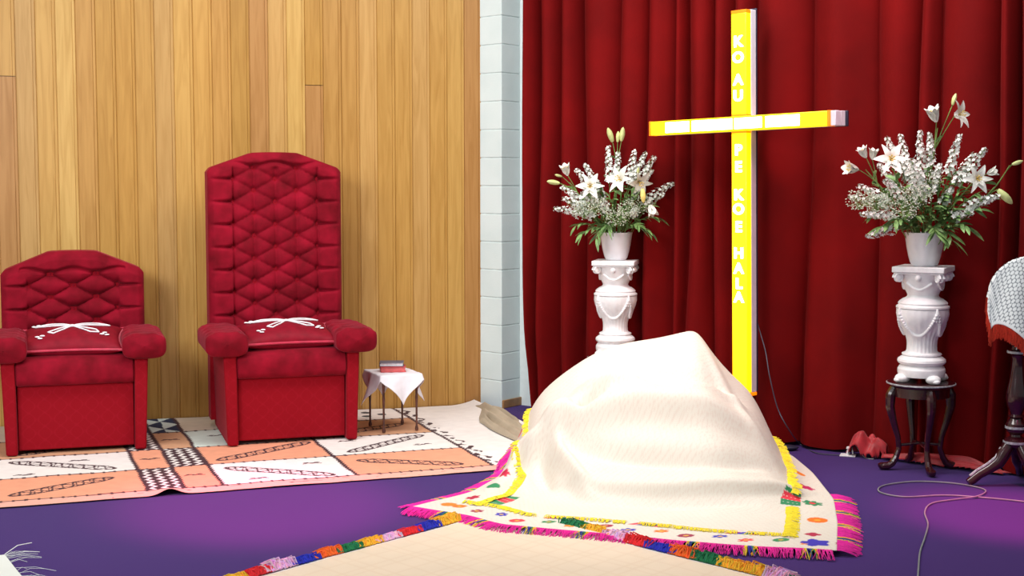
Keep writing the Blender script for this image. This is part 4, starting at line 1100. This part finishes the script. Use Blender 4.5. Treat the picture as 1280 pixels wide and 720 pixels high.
crease([(700, 630), (760, 636), (850, 638), (940, 637)], -.016, .04)
crease([(692, 548), (700, 575), (716, 602), (738, 628)], .040, .040)
crease([(676, 566), (680, 592), (690, 618)], -.030, .040)
crease([(876, 430), (905, 490), (950, 560), (985, 596)], .018, .05)
crease([(655, 600), (648, 618), (655, 636)], .022, .04)
def apply_folds():
    X, Y = np.meshgrid(GX, GY); out = np.zeros_like(X)
    for pts, amp, w, asym in FOLDS:
        P = [(p.x, p.y) for p in pts]; Q = []
        for i in range(len(P) - 1):
            p0, p1, p2, p3 = [np.array(P[max(0, min(len(P) - 1, j))]) for j in (i - 1, i, i + 1, i + 2)]
            for k in range(6):
                t_ = k / 6; Q.append(.5 * (2 * p1 + (p2 - p0) * t_ + (2 * p0 - 5 * p1 + 4 * p2 - p3) * t_ ** 2 + (3 * p1 - p0 - 3 * p2 + p3) * t_ ** 3))
        Q.append(np.array(P[-1])); Q = np.array(Q); L = np.r_[0, np.cumsum(np.hypot(*np.diff(Q, axis=0).T))]; L /= L[-1]
        best = np.full(X.shape, 9.); par = np.zeros_like(X); sgn = np.zeros_like(X)
        for i in range(len(Q) - 1):
            a, b_ = Q[i], Q[i + 1]; d = b_ - a; l2 = (d ** 2).sum() + 1e-12
            t_ = np.clip(((X - a[0]) * d[0] + (Y - a[1]) * d[1]) / l2, 0, 1)
            ex, ey = X - a[0] - t_ * d[0], Y - a[1] - t_ * d[1]; dd = np.hypot(ex, ey); m_ = dd < best
            best[m_] = dd[m_]; par[m_] = (L[i] + t_ * (L[i + 1] - L[i]))[m_]; sgn[m_] = np.sign(d[0] * ey - d[1] * ex)[m_]
        e = np.clip(np.sin(PI * np.clip(par * .9 + .05, 0, 1)), 0, 1) ** .6
        ww = np.where(sgn > 0, w * asym, w)               # gentle on the far side, sharp on the near side
        out += amp * e * np.exp(-(best / ww) ** 2)
    return out
HR = np.maximum(HR + apply_folds() * np.clip(HR / .05 + .35, 0, 1), 0)
frontc = curve_pts([floor_at(515, 640), floor_at(590, 652), floor_at(628, 663), floor_at(774, 676), floor_at(900, 688), floor_at(1046, 696)], 360)
leftc = curve_pts([floor_at(515, 640), floor_at(590, 622), floor_at(632, 601), (.04, 7.35, 0), (.08, 7.85, 0)], 330)
rightc = curve_pts([floor_at(1046, 696), floor_at(1047, 660), floor_at(1042, 630), (1.52, 7.0, 0), (1.47, 7.75, 0)], 330)
backc = curve_pts([leftc[-1], (.7, 7.85), rightc[-1]], 360)
def heap_grid():
    nu, nv = 360, 330
    s_ = np.linspace(0, 1, nu)[None, :, None]; t_ = np.linspace(0, 1, nv)[:, None, None]
    A = (1 - t_) * frontc[None] + t_ * backc[None] + (1 - s_) * leftc[:, None] + s_ * rightc[:, None]
    B = (1 - s_) * (1 - t_) * frontc[0] + s_ * (1 - t_) * frontc[-1] + (1 - s_) * t_ * backc[0] + s_ * t_ * backc[-1]
    XY = A - B; X, Y = XY[..., 0], XY[..., 1]
    Z = heap_h(X, Y) + .020
    Z = Z + .004 * vnoise(X * 6, Y * 6, 2)
    return X, Y, Z
X, Y, Z = heap_grid()
P = np.stack([X, Y, Z], -1)
# arc-length along the cloth from each edge drives its woven pattern
du = np.linalg.norm(np.diff(P, axis=1), axis=-1); dv = np.linalg.norm(np.diff(P, axis=0), axis=-1)
sl = np.concatenate([np.zeros((P.shape[0], 1)), np.cumsum(du, 1)], 1); sr = sl[:, -1:] - sl
sf = np.concatenate([np.zeros((1, P.shape[1])), np.cumsum(dv, 0)], 0)
cream = np.array((.70, .64, .565)); C = np.empty(P.shape); C[:] = cream
# pale diamond weave
wv = ((np.abs(((sl + sf) / .032) % 1 - .5) < .07) | (np.abs(((sl - sf) / .032) % 1 - .5) < .07)); C[wv] = np.array((.67, .575, .50))
BW = .20
# embroidered flowers in the border
cols = [(.75, .16, .02), (.30, .01, .06), (.02, .02, .42), (.70, .03, .06), (.02, .22, .08), (.78, .20, .02), (.35, .01, .05), (.03, .02, .40)]
def flower(A, B, a0, b0, r, col, petals=6, inner=None):
    d = np.hypot(A - a0, B - b0); th = np.arctan2(B - b0, A - a0)
    rad = r * (.62 + .38 * np.abs(np.cos(th * petals / 2))) if petals else r
    C[d < rad] = col
    if inner is not None: C[d < r * .32] = inner
for k in range(16):
    flower(sl, sf, .16 + k * .125, .085 if k % 2 else .12, .032, cols[k % 8], 6 if k % 3 else 0, (.7, .4, .05))
red, grn = (.72, .03, .06), (.02, .22, .09)
flower(sr, sf, .085, .10, .062, (.03, .02, .42), 5); flower(sr, sf, .10, .24, .035, (.42, .01, .06), 4)
flower(sr, sf, .085, .50, .046, (.85, .16, .01), 0, (.9, .35, .03)); flower(sr, sf, .10, .80, .05, grn, 7, red)
flower(sr, sf, .10, 1.1, .045, (.5, .01, .1), 6); flower(sr, sf, .10, 1.4, .045, (.8, .2, .02), 0)
for k, c in ((0, (.8, .2, .02)), (1, (.42, .01, .05)), (2, (.02, .22, .09)), (3, (.5, .01, .05)), (4, (.8, .2, .02)), (5, grn), (6, red)):
    flower(sl, sf, .10, .12 + k * .16, .035, c, 6 if k % 2 else 0)
# green / red leaf bands crossing the yellow line near the corners
def leafband(A, B, a0, b0):
    for j in range(5):
        m_ = (np.abs(A - a0) < .045) & (np.abs((B - b0) - j * .036 + (A - a0) * .35) < .017); C[m_] = grn if j in (0, 1, 4) else red
leafband(sr, sf, .20, .72); leafband(sl, sf, .24, .24)
for x0 in (.62, 1.0, 1.42):
    for j in range(4):
        m_ = (np.abs(sl - x0 - j * .035 - (sf - BW) * .6) < .016) & (np.abs(sf - BW) < .022); C[m_] = [red, (.03, .02, .42), grn, red][j]
heap = empty('draped_mat', (0, 0, 0), 0, 'large cream woven mat with pink and yellow fringes draped over a tall heap', 'mat')
grid('woven_mat', P, M['weave'], heap, dye=C, thick=-.004)
PINK = (.80, .02, .36); YEL = (.90, .72, .03); 
def strands(m, p, d, L, w, col, rr, drop=True, lift=.006, z0=.006):
    side = Vector((-d.y, d.x, 0)) * w
    q = [p]
    for k in (1, 2, 3):
        s_ = k / 3; pt = p + d * L * s_ + Vector((rr.uniform(-1, 1), rr.uniform(-1, 1), 0)) * .006 * s_
        if drop: pt.z = max(z0, p.z - (L * 1.1 * s_) if p.z > .06 else p.z + lift * math.sin(PI * s_) - (p.z - z0) * s_)
        else: pt.z = p.z + lift * math.sin(PI * s_) + .002
        q.append(pt)
    vs = []
    for i, c in enumerate(q):
        k = 1 - i * .15; vs += [c - side * k, c + Vector((0, 0, w * 1.2)), c + side * k]
    fs = [(i * 3 + j, i * 3 + j + 1, i * 3 + j + 4, i * 3 + j + 3) for i in range(3) for j in range(2)]
    m.add(vs, fs, col=col)
def hemfringe(edge, outward, L, seed, parent, zoff=.0):
    rr = random.Random(seed); m = MB(); pts = [Vector(p) for p in edge]; acc = 0
    for i in range(len(pts) - 1):
        seg = (pts[i + 1] - pts[i]); n = max(1, int(seg.length / .0028))
        t2 = Vector((seg.x, seg.y, 0)); 
        if t2.length < 1e-6: continue
        t2.normalize(); d = Vector((t2.y, -t2.x, 0)) * outward
        for k in range(n):
            s_ = acc + seg.length * k / n
            ph = (s_ / .235) % 1
            col = PINK
            if .70 < ph < .76: col = (.80, .60, .03)
            elif .76 < ph < .82: col = (.04, .03, .35)
            elif .82 < ph < .86: col = (.03, .25, .09)
            elif .86 < ph < .93: col = (.90, .45, .02)
            c = rr.uniform(.75, 1.15); col = tuple(min(1, x * c) for x in col)
            p = pts[i] + seg * (k / n); dd = (d + t2 * rr.uniform(-.3, .3)).normalized()
            strands(m, p + Vector((0, 0, .003)), dd, L * rr.uniform(.8, 1.1), .0023, col, rr)
        acc += seg.length
    return m.build('pink_fringe', M['yarn'], parent, smooth=False)
hemfringe(P[0, ::4], 1, .085, 1, heap); hemfringe(P[:150:4, -1], 1, .095, 2, heap); hemfringe(P[::4, 0], -1, .085, 3, heap)
def innerfringe(line, tanside, seed, Lf=1.0, name='yellow_fringe', skip=()):
    rr = random.Random(seed); m = MB(); pts = [Vector(p) for p in line]; s_ = 0
    for i in range(len(pts) - 1):
        seg = pts[i + 1] - pts[i]; n = max(1, int(seg.length / .0035)); t2 = seg.normalized()
        side = t2.cross(Vector((0, 0, 1)))
        if side.length < 1e-4: continue
        side.normalize()
        for k in range(n):
            s_ += seg.length / n
            if any(a < s_ < b_ for a, b_ in skip):
                if m.v: m.build(name, M['yarn'], heap, smooth=False); m = MB()
                continue
            p = pts[i] + seg * (k / n) + Vector((0, 0, .007)) - side * tanside * .02; c = rr.uniform(.8, 1.05)
            d = (side * tanside + t2 * rr.uniform(-.35, .35)).normalized()
            q = [p, p + d * .022 * Lf + Vector((0, 0, .006)), p + d * .048 * Lf * rr.uniform(.8, 1.1) + Vector((0, 0, -.001))]
            w_ = t2 * .0022; vs = []
            for cpt in q: vs += [cpt - w_, cpt + Vector((0, 0, .0025)), cpt + w_]
            m.add(vs, [(a * 3 + b2, a * 3 + b2 + 1, a * 3 + b2 + 4, a * 3 + b2 + 3) for a in range(2) for b2 in range(2)], col=(YEL[0] * c, YEL[1] * c, YEL[2]))
    return m.build(name, M['yarn'], heap, smooth=False) if m.v else None
def iso_row(dist, val, axis):
    # line on the cloth at a fixed distance from an edge
    out = []
    if axis == 0:
        for i in range(0, P.shape[1], 3):
            j = int(np.argmin(np.abs(dist[:, i] - val))); out.append((P[j, i], sl[j, i], sr[j, i]))
        return [p for p, a, b_ in out if a > BW * .6 and b_ > BW * .8]
    for j in range(0, P.shape[0], 3):
        i = int(np.argmin(np.abs(dist[j, :] - val))); 
        if sf[j, i] > BW * .8: out.append(P[j, i])
    return out
innerfringe(iso_row(sf, BW, 0), 1, 11, skip=((.42, .48), (.84, .90), (1.32, 1.37)))
innerfringe(iso_row(sr, BW, 1), 1, 12, 1.25, skip=((.50, .68),))
innerfringe(iso_row(sl, BW, 1), -1, 13)

# ------------------------------------------------------------------ front mat with yarn edging
apex = Vector((-.066, 6.225, 0)); dL = Vector((-.653, -.757, 0)).normalized(); dR = Vector((.694, -.72, 0)).normalized()
fm = empty('fringed_floor_mat', (apex.x, apex.y, 0), 0, 'pale woven floor mat with multicoloured yarn edging in front of the heap', 'mat')
Lm = 3.4; n = 300
S1, S2 = np.meshgrid(np.linspace(0, Lm, n), np.linspace(0, Lm, n))
PX = dL.x * S1 + dR.x * S2; PY = dL.y * S1 + dR.y * S2; PZ = .006 + .006 * vnoise(PX * 2.5, PY * 2.5, 6) + .004 * vnoise(PX * .9, PY * 9, 7)
C2 = np.empty(PX.shape + (3,)); C2[:] = (.74, .60, .46)
ln = (np.abs((S1 / .05) % 1 - .5) < .06) | (np.abs((S2 / .05) % 1 - .5) < .06); C2[ln] = (.71, .56, .42)
# white stitched edge
C2[(np.minimum(S1, S2) < .012)] = (.80, .78, .78)
grid('woven_mat', np.stack([PX, PY, PZ], -1)[:, ::-1], M['weave'], fm, dye=C2[:, ::-1])
YC = {'red': (.78, .02, .03), 'blue': (.02, .03, .50), 'orange': (.92, .16, .02), 'green': (.01, .20, .08), 'yellow': (.93, .50, .03), 'pink': (.85, .50, .76), 'magenta': (.80, .02, .36)}
def yarn_edge(d, perp, seq, start, seg, seed):
    rr = random.Random(seed); s_ = start; k = 0
    while s_ < 2.2:
        c = YC[seq[k % len(seq)]]; m = MB(); Lg = seg * rr.uniform(.9, 1.1)
        wfat = rr.uniform(.75, 1.35)
        for j in range(95):
            a = s_ + Lg * (j / 95); p = d * a + Vector((0, 0, .014)) + perp * rr.uniform(-.012, .0)
            L = .055 * wfat * (.6 + .5 * math.sin(PI * j / 95)) * rr.uniform(.75, 1.15)
            dd = (perp + d * rr.uniform(-.7, .7)).normalized()
            h = rr.uniform(.010, .032) * wfat
            q = [p, p + dd * L * .4 + Vector((0, 0, h * .8)), p + dd * L * .85 + Vector((0, 0, h * .6)), p + dd * L + Vector((0, 0, -.006))]
            if j % 3 == 0: q = [p, p + dd * L * .5 + Vector((0, 0, h)), p + dd * L + d * .02 + Vector((0, 0, h * .5)), p + dd * L * .45 + d * .035 + Vector((0, 0, h * .7)), p + d * .03 + Vector((0, 0, .004))]
            cc = tuple(min(1, x * rr.uniform(.75, 1.15)) for x in c)
            m.tube(q, .0028, 4, col=cc)
        m.build('yarn_tuft', M['yarn'], fm); s_ += Lg; k += 1
perL = Vector((dL.y, -dL.x, 0));
if perL.dot(dR) > 0: perL = -perL
perR = Vector((dR.y, -dR.x, 0))
if perR.dot(dL) > 0: perR = -perR
yarn_edge(dL, perL, ['yellow', 'blue', 'red', 'pink', 'yellow', 'green', 'orange', 'blue', 'pink', 'red'], .25, .118, 5)
yarn_edge(dR, perR, ['green', 'yellow', 'pink', 'red', 'blue', 'orange', 'green', 'yellow', 'yellow', 'pink'], .39, .118, 6)

# corner of one more mat at the bottom left
cm = empty('floor_mat', floor_at(6, 696), 0, 'white mat corner with loose threads at the bottom left of the floor', 'mat')
n = 60; S1, S2 = np.meshgrid(np.linspace(0, 1.6, n), np.linspace(0, 1.1, n))
e1 = Vector((.50, -.87, 0)); e2 = Vector((-.87, -.50, 0))
PX = e1.x * S1 + e2.x * S2; PY = e1.y * S1 + e2.y * S2
Cc = np.empty(PX.shape + (3,)); Cc[:] = (.72, .74, .70)
grid('woven_mat', np.stack([PX, PY, .008 + .003 * vnoise(PX * 5, PY * 5, 1)], -1), M['weave'], cm, dye=Cc)
m = MB(); rr = random.Random(9)
for k in range(40):
    a = rr.uniform(0, 1.3); p = e1 * a + Vector((0, 0, .01)); d = (-e2 + e1 * rr.uniform(-.8, .8)).normalized(); L = rr.uniform(.04, .16)
    m.tube([p, p + d * L * .5 + Vector((0, 0, .006)), p + d * L + Vector((rr.uniform(-.02, .02), 0, -.007))], .0009, 3, col=(.6, .62, .6))
tag(m.build('loose_threads', M['yarn'], cm), kind='stuff'); m = MB()
m.tube([(0, 0, .01), (.03, .06, .03), (.06, .14, .02)], .0022, 4, col=(.7, .7, .68))
m.build('long_thread', M['yarn'], cm)

# ------------------------------------------------------------------ cables, socket
def cable(pts, r, mat, label, zs=None):
    P = [Vector(p) for p in pts]; Q = []
    for i in range(len(P) - 1):
        p0 = P[max(i - 1, 0)]; p1 = P[i]; p2 = P[i + 1]; p3 = P[min(i + 2, len(P) - 1)]
        for k in range(8):
            t_ = k / 8; Q.append(.5 * ((2 * p1) + (p2 - p0) * t_ + (2 * p0 - 5 * p1 + 4 * p2 - p3) * t_ ** 2 + (3 * p1 - p0 - 3 * p2 + p3) * t_ ** 3))
    Q.append(P[-1]); m = MB(); m.tube(Q, r, 6); return tag(m.build('cable', mat), label, 'cable')
fz = lambda x, y, z=.006: floor_at(x, y, z)
cable([fz(1330, 634), fz(1280, 627), fz(1230, 622), fz(1180, 619), fz(1130, 621), fz(1100, 615), fz(1104, 607), fz(1140, 602), fz(1180, 603), fz(1212, 607), fz(1232, 613), fz(1222, 620, .012), fz(1195, 624), fz(1165, 629), fz(1156, 640), fz(1160, 655), fz(1156, 672), fz(1150, 690), fz(1148, 712), fz(1146, 740)], .0035, M['cable_grey'], 'grey cable looped on the blue carpet before the round plant stand')
cp = C0 + CN * .0
def curt(u, z, off=.10): p = C0 - CN * off + CD * u; return Vector((p.x, p.y, z))
cable([at(940, 380, 7.80), at(950, 415, 7.72), at(957, 440, 7.66), at(962, 470, 7.6), at(972, 510, 7.58), at(985, 535, 7.56), fz(1000, 555), fz(1020, 566), fz(1050, 569)], .003, M['cable_dark'], 'thin dark cable trailing from the cross down to the floor socket')
cable([fz(1066, 568, .02), at(1066, 552, 7.55), fz(1080, 571), fz(1092, 574)], .003, M['cable_grey'], 'short grey lead curving beside the white floor socket')
sk_ = empty('floor_socket', floor_at(1060, 570), R(-20), 'white square floor socket plate by the curtain foot', 'socket')
m = MB(); m.box(-.042, .042, -.035, .035, .0005, .008); m.build('plate', M['plastic'], sk_, bevel=.002)
m = MB(); m.lathe([(.010, .008), (.009, .02), (.006, .024), (.006, .038), (.010, .041), (.009, .05), (.002, .053)], 16); m.build('plug', M['plastic'], sk_)
m = MB(); m.ball((0, 0, .016), .05, 12, (1.3, .7, .32)); o = m.build('door_stop', M['blackmetal']); o.location = floor_at(984, 563); tag(o, 'small dark rounded object on the carpet behind the heap', 'object')
o.name = 'dark_object'

# ------------------------------------------------------------------ light
w = bpy.data.worlds.new('world'); S.world = w; w.use_nodes = True
w.node_tree.nodes['Background'].inputs[0].default_value = (.95, 1.0, 1.0, 1); w.node_tree.nodes['Background'].inputs[1].default_value = .27
def area(name, loc, tgt, sx, sy, power, col):
    l = bpy.data.lights.new(name, 'AREA'); l.shape = 'RECTANGLE'; l.size = sx; l.size_y = sy; l.energy = power; l.color = col
    o = bpy.data.objects.new(name, l); COL.objects.link(o); o.location = loc
    o.rotation_euler = (Vector(tgt) - Vector(loc)).to_track_quat('-Z', 'Y').to_euler(); return o
def spot(name, loc, tgt, power, col, ang=30, blend=.8, r=.15):
    l = bpy.data.lights.new(name, 'SPOT'); l.energy = power; l.color = col; l.spot_size = R(ang); l.spot_blend = blend; l.shadow_soft_size = r
    o = bpy.data.objects.new(name, l); COL.objects.link(o); o.location = loc
    o.rotation_euler = (Vector(tgt) - Vector(loc)).to_track_quat('-Z', 'Y').to_euler(); return o
area('ceiling_lamps', (.2, 6.5, 3.9), (.2, 7.5, 0), 5.0, .9, 155, (1, .97, .93))
spot('added_spot', (.5, 5.6, 3.8), (.6, 6.6, .3), 190, (1, .95, .88), 48, 1.0, .35)  # added spot to brighten the heap and front mats, no known lamp
spot('added_spot', (1.7, 5.0, 3.7), (2.1, 7.15, 1.1), 55, (.95, .97, 1), 30, 1.0, .2)  # added spot to lift the grey right vase and its bouquet
area('hall_fill', (-3.2, 2.6, 2.9), (-2.2, 8.5, 1.0), 2.5, 1.6, 62, (.95, 1, 1)).data.spread = R(95)  # unseen broad soft fill from the front left of the hall
spot('stage_lamp_pink', (-.2, 4.2, 3.6), (-1.15, 6.35, 0), 1500, (1, .06, .34), 22)
spot('stage_lamp_pink', (2.4, 4.6, 3.6), (2.25, 6.2, 0), 1500, (1, .06, .34), 18)
spot('stage_lamp_red', (1.9, 6.0, 3.4), (1.2, 7.5, .8), 60, (1, .15, .25), 50)
vs_ = S.view_settings; vs_.view_transform = 'Standard'; vs_.look = 'None'; vs_.gamma = 1; vs_.exposure = 0.2; vs_.use_curve_mapping = False
S.cycles.max_bounces = 6
